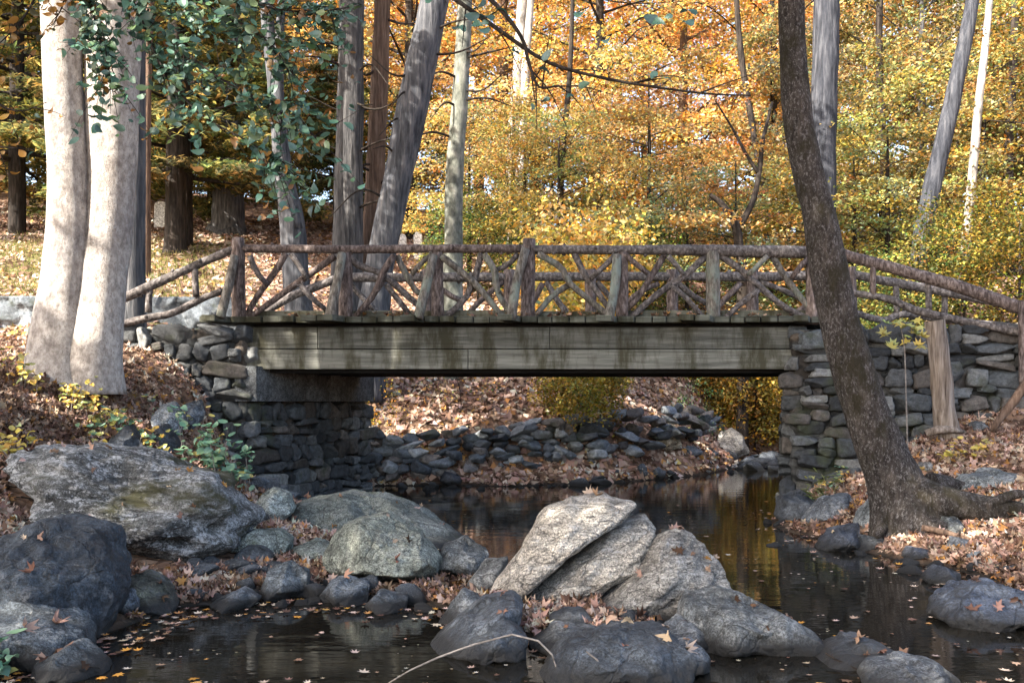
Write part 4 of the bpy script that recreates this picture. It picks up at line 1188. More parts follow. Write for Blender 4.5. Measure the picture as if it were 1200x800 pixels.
def tree_kind(bark, leafmat, **k):
    tb, (V, F, C) = grow(**k)
    tm = raw_mesh('trunk', np.vstack(tb.v), tb.f); tm.materials.append(M[bark])
    cm = raw_mesh('crown', V, F, False, C); cm.materials.append(M[leafmat])
    return tm, cm


KINDS = {
    'maple_a': tree_kind('dark_bark', 'leaf', seed=1, H=15, R=4.6, zlow=2.6, nlimb=34, nleaf=15500, lsize=0.165, cols=GOLD, trunk_r=0.2, flat=0.11, tilt=0.8),
    'maple_b': tree_kind('brown_bark', 'leaf', seed=2, H=17, R=5.0, zlow=3.2, nlimb=36, nleaf=16000, lsize=0.165, cols=ORANGE, trunk_r=0.22, flat=0.11, tilt=0.8),
    'maple_c': tree_kind('white_bark', 'leaf', seed=3, H=19, R=4.6, zlow=4.0, nlimb=36, nleaf=14500, lsize=0.17, cols=GOLD + ORANGE, trunk_r=0.22, flat=0.14, tilt=0.8),
    'under_a': tree_kind('dark_bark', 'leaf', seed=4, H=6.5, R=3.4, zlow=0.9, nlimb=24, nleaf=9500, lsize=0.125, cols=GOLD + [(0.5, 0.44, 0.12), (0.4, 0.36, 0.14)], trunk_r=0.08, flat=0.05, rise=0.3, tilt=0.6),
    'under_b': tree_kind('dark_bark', 'leaf', seed=5, H=7.5, R=3.6, zlow=1.2, nlimb=24, nleaf=9500, lsize=0.125, cols=ORANGE + GOLD, trunk_r=0.09, flat=0.05, rise=0.25, tilt=0.6),
    'olive': tree_kind('grey_bark', 'leaf', seed=6, H=14, R=4.4, zlow=2.2, nlimb=34, nleaf=26000, lsize=0.17, cols=OLIVE, trunk_r=0.2, flat=0.14, tilt=0.8),
    'hemlock': tree_kind('dark_bark', 'leaf', seed=7, H=15, R=3.8, zlow=2.2, nlimb=60, nleaf=34000, lsize=0.26, cols=HEM, trunk_r=0.22, flat=0.04, rise=-0.05, droop=0.22, shape='cone', tilt=0.5,
                         tmpl=[(np.array([(-.6, 0, 0), (0, -.17, .03), (.6, 0, -.04), (0, .17, .03)]), TRI_LEAF[1])]),
    'shrub': tree_kind('dark_bark', 'leaf', seed=8, H=1.4, R=0.95, zlow=0.05, nlimb=40, nleaf=8500, lsize=0.075, cols=GOLD + [(0.42, 0.36, 0.08)], trunk_r=0.02, flat=0.3, rise=0.3, spray=(0.16, 0.32), tilt=0.9),
    'brush': tree_kind('dark_bark', 'leaf', seed=9, H=3.4, R=2.2, zlow=0.2, nlimb=26, nleaf=7500, lsize=0.11, cols=OLIVE + GREEN + [(0.5, 0.42, 0.1)], trunk_r=0.04, flat=0.2, rise=0.6, spray=(0.35, 0.6), tilt=0.7),
    'sparse': tree_kind('dark_bark', 'leaf', seed=10, H=1.7, R=1.2, zlow=0.1, nlimb=16, nleaf=650, lsize=0.08, cols=GREEN + GOLD, trunk_r=0.012, flat=0.25, rise=1.1, spray=(0.2, 0.35), tilt=0.8),
}


def plant(kind, name, cat, label, px, Y, s=1.0, tint=(1, 1, 1), rot=None, group=None, dz=0.0, x=None):
    x = P(px, 0, Y).x if x is None else x
    z = max(hz(x, Y), 0.0)
    r = empty(name, (x, Y, z + dz), label, cat, group)
    r.rotation_euler = (0, 0, random.uniform(0, 6.28) if rot is None else rot)
    r.scale = (s, s, s * random.uniform(0.93, 1.08))
    for nm, me in zip(('trunk' if kind not in ('shrub', 'brush', 'sparse') else 'stems', 'crown' if kind not in ('shrub', 'brush', 'sparse') else 'foliage'), KINDS[kind]):
        o = bpy.data.objects.new(nm, me); COL.objects.link(o); o.parent = r
        o.color = (*tint, 1)
    return r


random.seed(5)
FAR = 'woods rising up the hillside behind the bridge'
for kind, px, Y, s, tint, label in [
    # understorey in the middle and right
    ('under_a', 655, 25.5, 0.80, (1.05, 1.05, .9), 'golden understorey tree behind the tallest middle post of the bridge'),
    ('under_b', 760, 27.5, 0.95, (1, 1, 1), 'orange layered understorey tree left of the forked dark sapling'),
    ('under_b', 862, 25.0, 0.90, (1.05, 1.0, .95), 'orange leaved forked dark sapling beyond the right half of the bridge'),
    ('under_a', 945, 28, 1.0, (.95, .98, .75), 'golden layered tree behind the leaning dark trunk'),
    ('under_a', 1040, 25.5, 0.95, (.75, .85, .75), 'yellow tree of flat sprays left of the leaning grey trunk at the right'),
    ('under_b', 1150, 27, 1.05, (.72, .85, .7), 'dull gold tree between the two slanting trunks at the right'),
    ('under_b', 1225, 24, 0.9, (.75, .75, .6), 'amber tree at the right edge above the end railing'),
    ('under_a', 550, 26.5, 0.75, (.95, .9, .8), 'small golden tree beside the mottled trunk'),
    ('under_b', 600, 29, 0.9, (1.1, 1.1, 1.1), 'orange tree in front of the white twin trunks'),
    # maples, second rank
    ('maple_a', 480, 34, 1.0, (1.1, 1.0, .9), 'tall golden maple glowing behind the leaning grey trunk'),
    ('maple_b', 590, 36, 1.0, (1.3, 1.22, 1.05), 'tall peach orange maple behind the white twin trunks'),
    ('maple_a', 700, 34, 1.05, (1.3, 1.25, .95), 'tall bright yellow maple at the middle of the woods'),
    ('maple_b', 800, 37, 1.05, (1.3, 1.2, 1.05), 'tall orange maple up the slope left of the leaning dark trunk'),
    ('maple_a', 900, 35, 1.0, (1.1, 1.0, .9), 'tall golden maple directly behind the leaning dark trunk'),
    ('maple_c', 1010, 37, 1.0, (.95, 1.0, .8), 'tall yellow maple right of the grey trunk behind the leaning tree'),
    ('maple_b', 1110, 35, 1.0, (.85, .85, .8), 'tall russet maple behind the slanting grey trunk at the right'),
    ('maple_a', 1215, 34, 1.0, (.75, .82, .7), 'tall dull gold maple at the right edge of the woods'),
    ('maple_c', 400, 38, 0.95, (1.1, 1.0, .9), 'tall yellow maple between the two grey trunks left of centre'),
    ('olive', 1080, 30, 0.8, (1, .95, 1.0), 'olive green tree low behind the right end railing'),
    ('olive', 960, 32, 0.75, (1, .95, 1.1), 'olive green tree behind the right end of the bridge'),
    ('olive', 1240, 30, 0.8, (1, 1, .8), 'olive tree at the far right behind the slanting trunks'),
    ('brush', 745, 24.5, 0.8, (.8, 1, .95), 'grey green bush behind the right half of the bridge railing'),
    ('brush', 560, 25.5, 0.75, (.7, .9, .75), 'dark green bush behind the railing right of the mottled trunk'),
    ('brush', 925, 25.5, 0.9, (.9, 1.1, .95), 'green bush behind the railing by the leaning dark trunk'),
    ('under_a', 805, 24.5, 0.75, (.5, .72, .9), 'grey green understorey tree behind the railing near the forked dark sapling'),
    ('under_a', 615, 27.5, 0.8, (.55, .75, .85), 'grey green understorey tree below the white twin trunks'),
    ('under_b', 1000, 26.5, 0.85, (.5, .75, .85), 'grey green understorey tree just right of the leaning dark trunk'),
    # left side evergreens and olive trees
    ('hemlock', 20, 29, 1.0, (1.4, 1.3, 1), 'dark hemlock at the left edge beyond the pale twin trunk'),
    ('hemlock', 216, 27, 0.95, (1.3, 1.2, 1), 'dark hemlock spreading over the black trunk on the left slope'),
    ('hemlock', 266, 31, 0.75, (1.5, 1.4, 1.1), 'dark hemlock behind the wide grey stump trunk'),
    ('hemlock', -60, 34, 1.1, (1.6, 1.5, 1.1), 'dark hemlock partly cut off by the left edge'),
    ('hemlock', 395, 33, 0.55, (1.1, 1.1, 1), 'small hemlock beside the large grey trunk left of centre'),
    ('olive', 110, 36, 1.1, (1.5, 1.25, .9), 'brown olive tree high on the left slope'),
    ('maple_a', 250, 38, 1.05, (1.0, .9, .75), 'tawny gold tree up the slope above the gravestone'),
    ('maple_b', 0, 40, 1.1, (.8, .7, .6), 'brownish tree high at the left edge'),
    ('olive', 165, 33, 0.8, (1.5, 1.3, .9), 'low olive tree between the beech and the black trunk'),
    ('maple_b', 330, 44, 1.0, (1.0, .9, .8), 'amber maple up the slope behind the forked bluish trunk'),
]:
    plant(kind, 'maple_tree' if kind[:5] in ('maple', 'under') else 'hemlock_tree' if kind == 'hemlock' else 'bush' if kind == 'brush' else 'olive_leaved_tree', 'bush' if kind == 'brush' else 'tree', label, px, Y, s, tint)
random.seed(15)
for Y, n, s0 in ((45, 11, 1.05), (56, 9, 1.15), (68, 8, 1.25)):
    for i in range(n):
        px = -220 + 1660 * (i + random.uniform(0.2, 0.8)) / n
        k = random.choice(['maple_a', 'maple_b', 'maple_c', 'maple_c', 'olive' if px < 300 or px > 1000 else 'maple_a'])
        t = random.uniform(0.8, 1.2)
        plant(k, 'woodland_tree', 'tree', 'autumn coloured tree in the far ranks of the woods up the hill', px, Y + random.uniform(-3, 3), s0 * random.uniform(.85, 1.15), (t * 1.1, t, t * random.uniform(.7, 1.05)), group=FAR)

for i in range(20):
    px = -120 + 75 * i + random.uniform(-20, 20)
    t = random.uniform(.7, 1.2)
    plant('brush', 'undergrowth_bush', 'bush', 'dull green and gold undergrowth bush up among the trunks on the hill', px, random.uniform(37, 43), random.uniform(1.1, 1.5), (t * 1.2, t * 1.1, t), group='undergrowth bushes on the hill')
# shrubs near the stream
for kind, px, Y, s, tint, label, cat in [
    ('shrub', 690, 18.1, 0.95, (.68, .72, .5), 'rounded ochre shrub growing out of the dry stone wall beneath the bridge', 'shrub'),
    ('shrub', 885, 23.5, 1.25, (.6, .56, .4), 'yellow shrub under the bridge beside the right abutment', 'shrub'),
    ('shrub', 845, 24.5, 1.0, (.55, .6, .45), 'dull yellow shrub above the riffle under the bridge', 'shrub'),
    ('sparse', 540, 18.0, 0.75, (1, 1, 1), 'thin leafed shrub on the slope left of the ochre shrub under the bridge', 'shrub'),
    ('sparse', 440, 16.9, 0.5, (1.6, 1.2, .4), 'small yellow plant beside the inner face of the left abutment', 'plant'),
    ('shrub', 690, 22.5, 1.9, (1.25, 1.25, 1.1), 'bright yellow sapling right of the tallest post above the railing', 'shrub'),
    ('shrub', 685, 30, 0.75, (.35, .10, .25), 'dark red bush small among the gold leaves in the middle', 'bush'),
    ('brush', 1130, 20.5, 0.75, (.85, .78, .55), 'yellow green bush above the right end railing', 'bush'),
    ('brush', 1195, 19.5, 0.8, (1.0, .8, .5), 'yellow bush at the right edge above the end railing', 'bush'),
    ('brush', 1060, 21.5, 0.75, (.7, .75, .65), 'green and yellow bush behind the right end railing by the slanting trunk', 'bush'),
    ('brush', 1015, 24.0, 0.6, (.9, 1.1, .9), 'green bush just right of the leaning tree behind the railing', 'bush'),
    ('sparse', 820, 20.3, 0.55, (.6, 1.2, 1.3), 'blue green plants on the bank by the dry stone wall end', 'plant'),
]:
    plant(kind, cat, cat, label, px, Y, s, tint)

# ------------------------------------------------------------------ large trees whose trunks stand in view
def blob_leaves(clumps, dens, size, cols, rs, weights=None):
    pos, n = [], 0
    for (c, r) in clumps:
        k = int(dens * r * r)
        d = unit(rs.normal(size=(k, 3))) * (rs.uniform(0.35, 1, (k, 1)) ** 0.5) * r
        d[:, 2] *= 0.6
        pos.append(d + np.array(c))
    pos = np.vstack(pos); n = len(pos)
    nrm = np.stack([rs.normal(0, .5, n), rs.normal(0, .5, n), np.ones(n)], 1)
    return pos, nrm, size * rs.uniform(.6, 1.3, n), palette(n, cols, weights, .2, rs)


GAPS = []     # sun lines cut free of leaves to put sun patches on chosen spots


def gap(p, r):
    GAPS.append((np.array(p), r))


for t in np.linspace(0, 1, 6):
    gap(P(66 + 10 * t, 10 + 210 * t, 10.6), 0.40)
for t in np.linspace(0, 1, 4):
    gap(P(118 + 6 * t, 10 + 150 * t, 10.8), 0.36)
for t in np.linspace(0, 1, 3):
    gap(P(60 + 8 * t, 290 + 60 * t, 10.6), 0.24)
    gap(P(118, 330 + 50 * t, 10.6), 0.26)
gap(P(655, 610, 6.8), 0.10); gap(P(700, 600, 6.8), 0.10); gap(P(620, 660, 6.8), 0.08)
for x_, y_ in ((770, 470), (785, 500), (740, 455), (700, 450)):
    gap(P(x_, y_, 19.5), 0.35)
gap(P(90, 470, 10), 0.3); gap(P(40, 450, 9.6), 0.35); gap(P(150, 500, 9.6), 0.2); gap(P(1150, 540, 10.5), .12)


def prune(pos):
    keep = np.ones(len(pos), bool)
    for p, r in GAPS:
        d = pos - p
        t = d @ SUNA
        keep &= np.linalg.norm(d - t[:, None] * SUNA, axis=1) > r
    return keep


def crown_part(root, clumps, dens, size, cols, seed, bough_from, weights=None):
    rs = np.random.RandomState(seed)
    p, n, s, c = blob_leaves(clumps, dens, size, cols, rs, weights)
    k = prune(p)
    V, F, C = cloud(p[k], n[k], s[k], c[k], [TRI_LEAF], rs)
    cr = mk('crown', V, F, M['leaf'], root, False, C)
    b = MB()
    for (cc, r) in clumps:
        a = np.array(bough_from, float); e = np.array(cc, float)
        V, F = tube([a, (a * .5 + e * .5) + (0, 0, -.25 * r), e], [0.12, 0.08, 0.03], 6, 10, 0.1, 2)
        b.add(V, F)
    b.build('bough', M['dark_bark'], root)
    return cr


def trunk_part(root, pts, bark, segs=24, rough=0.06, freq=1.6, flute=0.0, name='trunk', nfl=5, ringstep=0.10):
    """pts: (px, py, width px, Y)"""
    W = [P(x, y, Y) for x, y, w, Y in pts]
    r = [px2m(w, Y) / 2 for x, y, w, Y in pts]
    L = sum((W[i + 1] - W[i]).length for i in range(len(W) - 1))
    V, F = tube([tuple(p) for p in W], r, segs, int(L / ringstep), rough, freq, True, flute, nfl)
    return mk(name, V, F, M[bark], root)


# pale twin trunked beech on the left bank
tw = empty('beech_tree', tuple(P(88, 432, 10.8)), 'pale smooth beech with two trunks fused at the base on the left bank', 'tree')
trunk_part(tw, [(70, 462, 84, 10.7), (68, 425, 70, 10.7), (72, 370, 62, 10.7), (80, 300, 53, 10.7), (80, 200, 45, 10.7), (74, 100, 43, 10.7), (70, 0, 42, 10.7), (66, -120, 38, 10.7), (60, -330, 26, 10.6)], 'beech', 36, 0.07, 1.6, 0.08)
trunk_part(tw, [(113, 462, 62, 10.7), (113, 420, 57, 10.7), (117, 370, 55, 10.75), (121, 320, 54, 10.8), (126, 280, 54, 10.85), (131, 200, 56, 10.9), (132, 100, 60, 10.9), (133, 0, 60, 10.9), (136, -120, 52, 10.9), (150, -330, 34, 10.9)], 'beech', 36, 0.07, 1.6, 0.08)
top = P(100, -300, 10.8)
crown_part(tw, [((-5.2, 10.5, 10.8), 2.4), ((-7.5, 9.5, 11.5), 2.2), ((-3.6, 12.0, 11.6), 2.2), ((-6.5, 12.8, 12.2), 2.4), ((-8.5, 11.0, 10.4), 1.8)], 430, 0.2, OLIVE + TEAL, 31, tuple(top))
b3 = empty('grey_tree', tuple(P(156, 392, 13.9)), 'bluish grey trunk standing close behind the pale twin beech', 'tree')
trunk_part(b3, [(154, 405, 34, 13.6), (155, 330, 30, 13.6), (156, 200, 28, 13.6), (157, 80, 26, 13.6), (158, -60, 25, 13.6), (160, -300, 16, 13.6)], 'blue_bark', 24, 0.07, 2)
crown_part(b3, [((-8.2, 13.6, 10.6), 2.4), ((-10.6, 12.6, 11.0), 2.4), ((-12.4, 11.4, 10.6), 2.2), ((-6.6, 14.6, 11.4), 2.0)], 260, 0.2, OLIVE, 35, tuple(P(160, -290, 13.6)))  # clumps out of view, added to shade the far slope
# leaning dark tree at the right, with roots
lt = empty('leaning_tree', tuple(P(1050, 600, 9.6)), 'leaning dark speckled tree on the right bank crossing in front of the bridge', 'tree')
trunk_part(lt, [(1072, 640, 116, 9.55), (1064, 610, 90, 9.55), (1053, 580, 68, 9.6), (1033, 530, 55, 9.6), (1010, 470, 50, 9.6), (989, 400, 46, 9.6), (972, 320, 42, 9.6), (960, 250, 37, 9.6), (950, 215, 35, 9.6), (937, 150, 34, 9.6), (930, 80, 31, 9.6), (927, 0, 29, 9.6), (924, -100, 28, 9.6), (915, -330, 18, 9.4)], 'speckled_bark', 28, 0.09, 2.4, 0.12)
for pts in ([(1066, 578, 48, 9.5), (1100, 586, 38, 9.3), (1140, 594, 32, 9.2), (1180, 597, 24, 9.15), (1225, 605, 14, 9.1)],
            [(1060, 600, 34, 9.4), (1085, 612, 20, 9.2), (1120, 622, 12, 9.0), (1150, 640, 6, 8.9)],
            [(1040, 596, 28, 9.5), (1036, 612, 16, 9.4), (1028, 628, 8, 9.2)],
            [(1090, 566, 26, 9.9), (1120, 570, 18, 10.0), (1160, 580, 10, 10.0)],
            [(1155, 594, 14, 9.1), (1185, 580, 11, 9.1), (1215, 578, 7, 9.1)]):
    trunk_part(lt, pts, 'speckled_bark', 12, 0.14, 3, name='root', ringstep=0.05)
crown_part(lt, [((2.4, 8.0, 9.6), 2.2), ((4.6, 9.4, 9.8), 2.0), ((0.4, 9.0, 10.6), 2.0), ((3.0, 10.8, 11.0), 2.2)], 420, 0.2, OLIVE, 33, tuple(P(918, -310, 9.4)))

for (name, label, cat, parts, bark, crowns) in [
    ('black_tree', 'short looking black trunk on the leafy slope left of the bridge', 'tree', [[(205, 310, 40, 25.8), (206, 290, 27, 25.8), (206, 240, 24, 25.8), (207, 150, 22, 25.8), (206, 0, 18, 25.8), (205, -60, 12, 25.8)]], 'dark_bark', None),
    ('stump_tree', 'wide pale grey trunk like a stump high on the left slope', 'tree', [[(266, 280, 50, 30), (267, 262, 40, 30), (268, 225, 36, 30), (270, 120, 32, 30), (272, 0, 26, 30)]], 'grey_bark', None),
    ('brown_tree', 'slim brown trunk just right of the bluish trunk behind the beech', 'tree', [[(170, 318, 13, 22), (171, 250, 11, 22), (172, 120, 10, 22), (176, 0, 8, 22), (176, -60, 6, 22)]], 'brown_bark', None),
    ('forked_tree', 'bluish forked trunk with a sunlit face behind the left railing', 'tree', [[(352, 385, 36, 19), (347, 330, 32, 19), (342, 260, 29, 19), (332, 200, 22, 19), (322, 100, 17, 19), (312, 0, 15, 19), (306, -160, 10, 19)], [(346, 270, 22, 18.95), (330, 190, 15, 18.9), (326, 120, 13, 18.9), (330, 0, 9, 18.9), (340, -100, 5, 18.9)]], 'blue_bark', 1),
    ('grey_tree', 'thick straight grey trunk left of the pair of crossing trunks', 'tree', [[(405, 480, 48, 20), (405, 380, 40, 20), (407, 290, 36, 20), (410, 150, 32, 20), (412, 0, 29, 20), (414, -150, 24, 20), (415, -300, 14, 20)]], 'grey_bark', 1),
    ('brown_tree', 'dark reddish brown trunk between the thick grey trunk and the leaning one', 'tree', [[(432, 420, 34, 20.6), (436, 300, 26, 20.6), (441, 180, 22, 20.6), (446, 60, 20, 20.6), (450, -60, 17, 20.6), (455, -250, 10, 20.6)]], 'brown_bark', None),
    ('leaning_grey_tree', 'leaning grey trunk with dark furrowed patches behind the railing left of centre', 'tree', [[(430, 420, 42, 18.4), (437, 370, 38, 18.4), (447, 300, 33, 18.4), (468, 200, 34, 18.4), (486, 110, 37, 18.4), (506, 20, 34, 18.4), (520, -60, 30, 18.4), (550, -250, 20, 18.4)]], 'blue_bark', 1),
    ('mottled_tree', 'straight mottled greenish grey trunk left of the bridge middle', 'tree', [[(531, 420, 28, 20), (531, 290, 22, 20), (533, 200, 21, 20), (540, 100, 19, 20), (545, 0, 17, 20), (548, -120, 14, 20), (550, -300, 8, 20)]], 'mottled_bark', 1),
    ('white_tree', 'pale twin stemmed tree far behind among orange leaves', 'tree', [[(600, 330, 17, 31), (602, 250, 15, 31), (600, 180, 14, 31), (606, 100, 13, 31), (612, 0, 11, 31), (614, -60, 8, 31)], [(604, 260, 12, 30.8), (614, 160, 12, 30.8), (616, 80, 10, 30.8), (622, 0, 8, 30.8), (624, -60, 6, 30.8)]], 'white_bark', None),
    ('grey_tree', 'broad bluish grey trunk directly behind the leaning dark tree', 'tree', [[(962, 380, 38, 23.5), (963, 300, 33, 23.5), (964, 180, 30, 23.5), (967, 80, 30, 23.5), (969, 0, 29, 23.5), (971, -150, 22, 23.5)]], 'shaded_blue_bark', None),
    ('slanting_tree', 'slanting bluish grey trunk rising behind the right end railing', 'tree', [[(1068, 400, 27, 22), (1076, 310, 22, 22), (1090, 230, 21, 22), (1104, 170, 19, 22), (1120, 100, 18, 22), (1138, 10, 15, 22), (1150, -80, 12, 22), (1170, -250, 7, 22)]], 'shaded_blue_bark', None),
    ('forked_sapling', 'dark forked leafless looking stem beyond the right half of the bridge', 'tree', [[(870, 330, 13, 23), (866, 290, 11, 23), (862, 265, 10, 23), (848, 242, 8, 23), (832, 228, 5, 22.9)], [(864, 270, 9, 23), (882, 236, 7, 23.0), (890, 200, 6, 23.1), (894, 165, 5, 23.2), (905, 120, 3, 23.3)], [(890, 205, 5, 23.1), (874, 180, 4, 23), (858, 150, 3, 22.9), (838, 118, 1.5, 22.8)]], 'dark_bark', None),
    ('dark_tree', 'slim dark trunk among the golden leaves above the tallest post', 'tree', [[(655, 330, 9, 27), (658, 200, 7, 27), (668, 80, 6, 27), (672, -40, 4, 27)]], 'dark_bark', None),
    ('dark_tree', 'slim dark leaning trunk among orange leaves left of the leaning dark tree', 'tree', [[(905, 330, 10, 29), (890, 200, 8, 29), (868, 60, 7, 29), (860, -60, 5, 29)]], 'dark_bark', None),
    ('dark_tree', 'dark trunk among olive leaves between the grey trunk and the slanting trunk', 'tree', [[(1032, 330, 11, 28), (1036, 200, 9, 28), (1030, 60, 8, 28), (1034, -60, 6, 28)]], 'dark_bark', None),
    ('dark_tree', 'dark trunk at the right edge behind the yellow bushes', 'tree', [[(1185, 330, 12, 27), (1182, 200, 10, 27), (1188, 60, 9, 27), (1190, -60, 7, 27)]], 'dark_bark', None),
    ('slim_pale_tree', 'slim pale trunk slanting at the far right of the woods', 'tree', [[(1126, 390, 13, 23.5), (1130, 310, 11, 23.5), (1140, 200, 10, 23.5), (1147, 120, 9, 23.5), (1155, 50, 8, 23.5), (1165, -60, 6, 23.5)]], 'white_bark', None),
    ('pale_tree', 'pale straight trunk far behind the slanting bluish trunk', 'tree', [[(1121, 300, 14, 33), (1122, 200, 12, 33), (1120, 60, 10, 33), (1122, -40, 8, 33)]], 'white_bark', None),
]:
    x, y, w, Y = parts[0][0]
    root = empty(name, (P(x, y, Y).x, Y, hz(P(x, y, Y).x, Y)), label, cat)
    for i, p in enumerate(parts):
        pp = list(p)
        if i == 0:      # run the foot down into the ground
            g = HOR - (hz(P(pp[0][0], 0, Y).x, Y) - 0.3 - EYE) * FPX / Y
            if g > pp[0][1]:
                pp = [(pp[0][0], g, pp[0][2] * 1.15, Y)] + pp
        trunk_part(root, pp, bark, 18, 0.08, 1.8, ringstep=0.18)
    if crowns:
        x, y, w, Y = parts[0][-1]; c = P(x, y, Y)
        crown_part(root, [((c.x + dx, Y + dy, c.z + dz), r) for dx, dy, dz, r in ((0, 0, .5, 2.2), (2.0, .6, 0, 1.8), (-1.8, -.6, -.3, 1.9), (.4, 1.8, -.5, 1.8))], 200, 0.2, OLIVE + GOLD, 40 + int(x) % 50, tuple(c))
    if 'reddish' in label or 'furrowed' in label or 'mottled' in label or 'thick' in label:      # dead side branches
        x, y, w, Y = parts[0][2]
        for k in range(7):
            yy = random.uniform(20, 250)
            # centre line at that height
            pr = sorted(parts[0], key=lambda q: q[1]); xx = float(np.interp(yy, [q[1] for q in pr], [q[0] for q in pr]))
            s = random.choice([-1, 1]); Lb = random.uniform(25, 85)
            V, F = tube([tuple(P(xx, yy, Y)), tuple(P(xx + s * Lb * .5, yy + random.uniform(-18, 12), Y - .3)), tuple(P(xx + s * Lb, yy + random.uniform(-30, 25), Y - .5))], [px2m(3.6, Y) / 2, px2m(2.4, Y) / 2, px2m(.8, Y) / 2], 5, 10, .25, 4)
            mk('dead_branch', V, F, M['dark_bark'], root)


# ------------------------------------------------------------------ leafy boughs hanging into the top of the picture
def hanging_bough(root, lines, twig_n, twig_len, leaf_every, size, cols, weights, seed, r0=0.014, tmpl=BEECH, face=0.6, xlim=None):
    rs = np.random.RandomState(seed)
    wood = MB(); pos = []
    for line in lines:
        W = [np.array(P(*p)) for p in line]
        V, F = tube(W, [r0 * (1 - .75 * i / (len(W) - 1)) for i in range(len(W))], 6, 26, 0.15, 6); wood.add(V, F)
        C = catmull(W, 80)
        for _ in range(twig_n):
            i = rs.randint(8, 79); q = C[i]; d = C[min(i + 1, 79)] - C[i - 1]; d /= np.linalg.norm(d)
            sd = np.array([rs.normal(0, .35), rs.normal(0, .5), rs.normal(-.15, .6)]) + d * rs.uniform(.3, 1)
            sd /= np.linalg.norm(sd); L = twig_len * rs.uniform(.5, 1.3)
            m = q + sd * L * .5 + (0, 0, rs.normal(0, .03)); e = q + sd * L + (0, 0, -0.1 * L)
            V, F = tube([q, m, e], [r0 * .32, r0 * .22, r0 * .1], 4, 6, 0.1, 6, cap=False); wood.add(V, F)
            T = catmull([q, m, e], 24)
            nl = max(1, int(L / leaf_every))
            for j in range(nl):
                t = T[int((j + .6) / nl * 23)]
                pos.append(t + rs.normal(0, size * .28, 3) + (0, 0, -size * .2))
    pos = np.array(pos); n = len(pos)
    nrm = np.stack([rs.normal(0, .45, n), -face + rs.normal(0, .45, n), .6 + rs.normal(0, .4, n)], 1)
    V, F, C = cloud(pos, nrm, size * rs.uniform(.5, 1.3, n), palette(n, cols, weights, .3, rs), tmpl, rs)
    w = wood.build('low_bough', M['dark_bark'], root)
    mk('leaves', V, F, M['glossy_leaf'], w, False, C)


BROWNL = (0.24, 0.12, 0.03)
hanging_bough(tw, [[(100, -60, 8.6), (150, 0, 8.2), (205, 50, 7.9), (255, 90, 7.7), (310, 120, 7.6), (378, 165, 7.5)],
                   [(110, -70, 8.4), (190, -20, 8.0), (260, 15, 7.8), (315, 50, 7.6), (345, 90, 7.5)],
                   [(120, -50, 8.3), (160, 10, 8.0), (185, 70, 7.8), (230, 130, 7.6), (290, 165, 7.5), (330, 190, 7.5)],
                   [(90, -60, 8.2), (105, 0, 7.9), (118, 50, 7.7), (130, 95, 7.6)],
                   [(150, -80, 8.0), (240, -25, 7.8), (320, 10, 7.6), (400, 12, 7.5)]],
              56, 0.5, 0.05, 0.092, [(a * 1.3, b * 1.25, c * 1.08) for a, b, c in TEAL] + [BROWNL, (0.13, .19, .08), (.08, .15, .07)], [4, 3, 4, 1.5, 1.5, 2, 3], 51)
hanging_bough(tw, [[(60, -50, 8.0), (40, 0, 7.8), (20, 30, 7.7), (-10, 60, 7.6)], [(60, -60, 7.9), (75, -5, 7.8), (62, 30, 7.7)]],
              14, 0.35, 0.06, 0.085, [BROWNL, (0.33, .16, .03), (0.07, .07, .03)], [3, 1.5, 2], 52)
hanging_bough(tw, [[(-60, 60, 8.2), (-20, 110, 8.0), (20, 130, 7.9), (55, 120, 7.8)], [(-60, 150, 8.2), (-10, 170, 8.0), (40, 175, 7.9)]],
              9, 0.3, 0.09, 0.085, [(0.42, .22, .04), (0.3, .15, .03), (.06, .12, .09)], [3, 2, 1.5], 53)

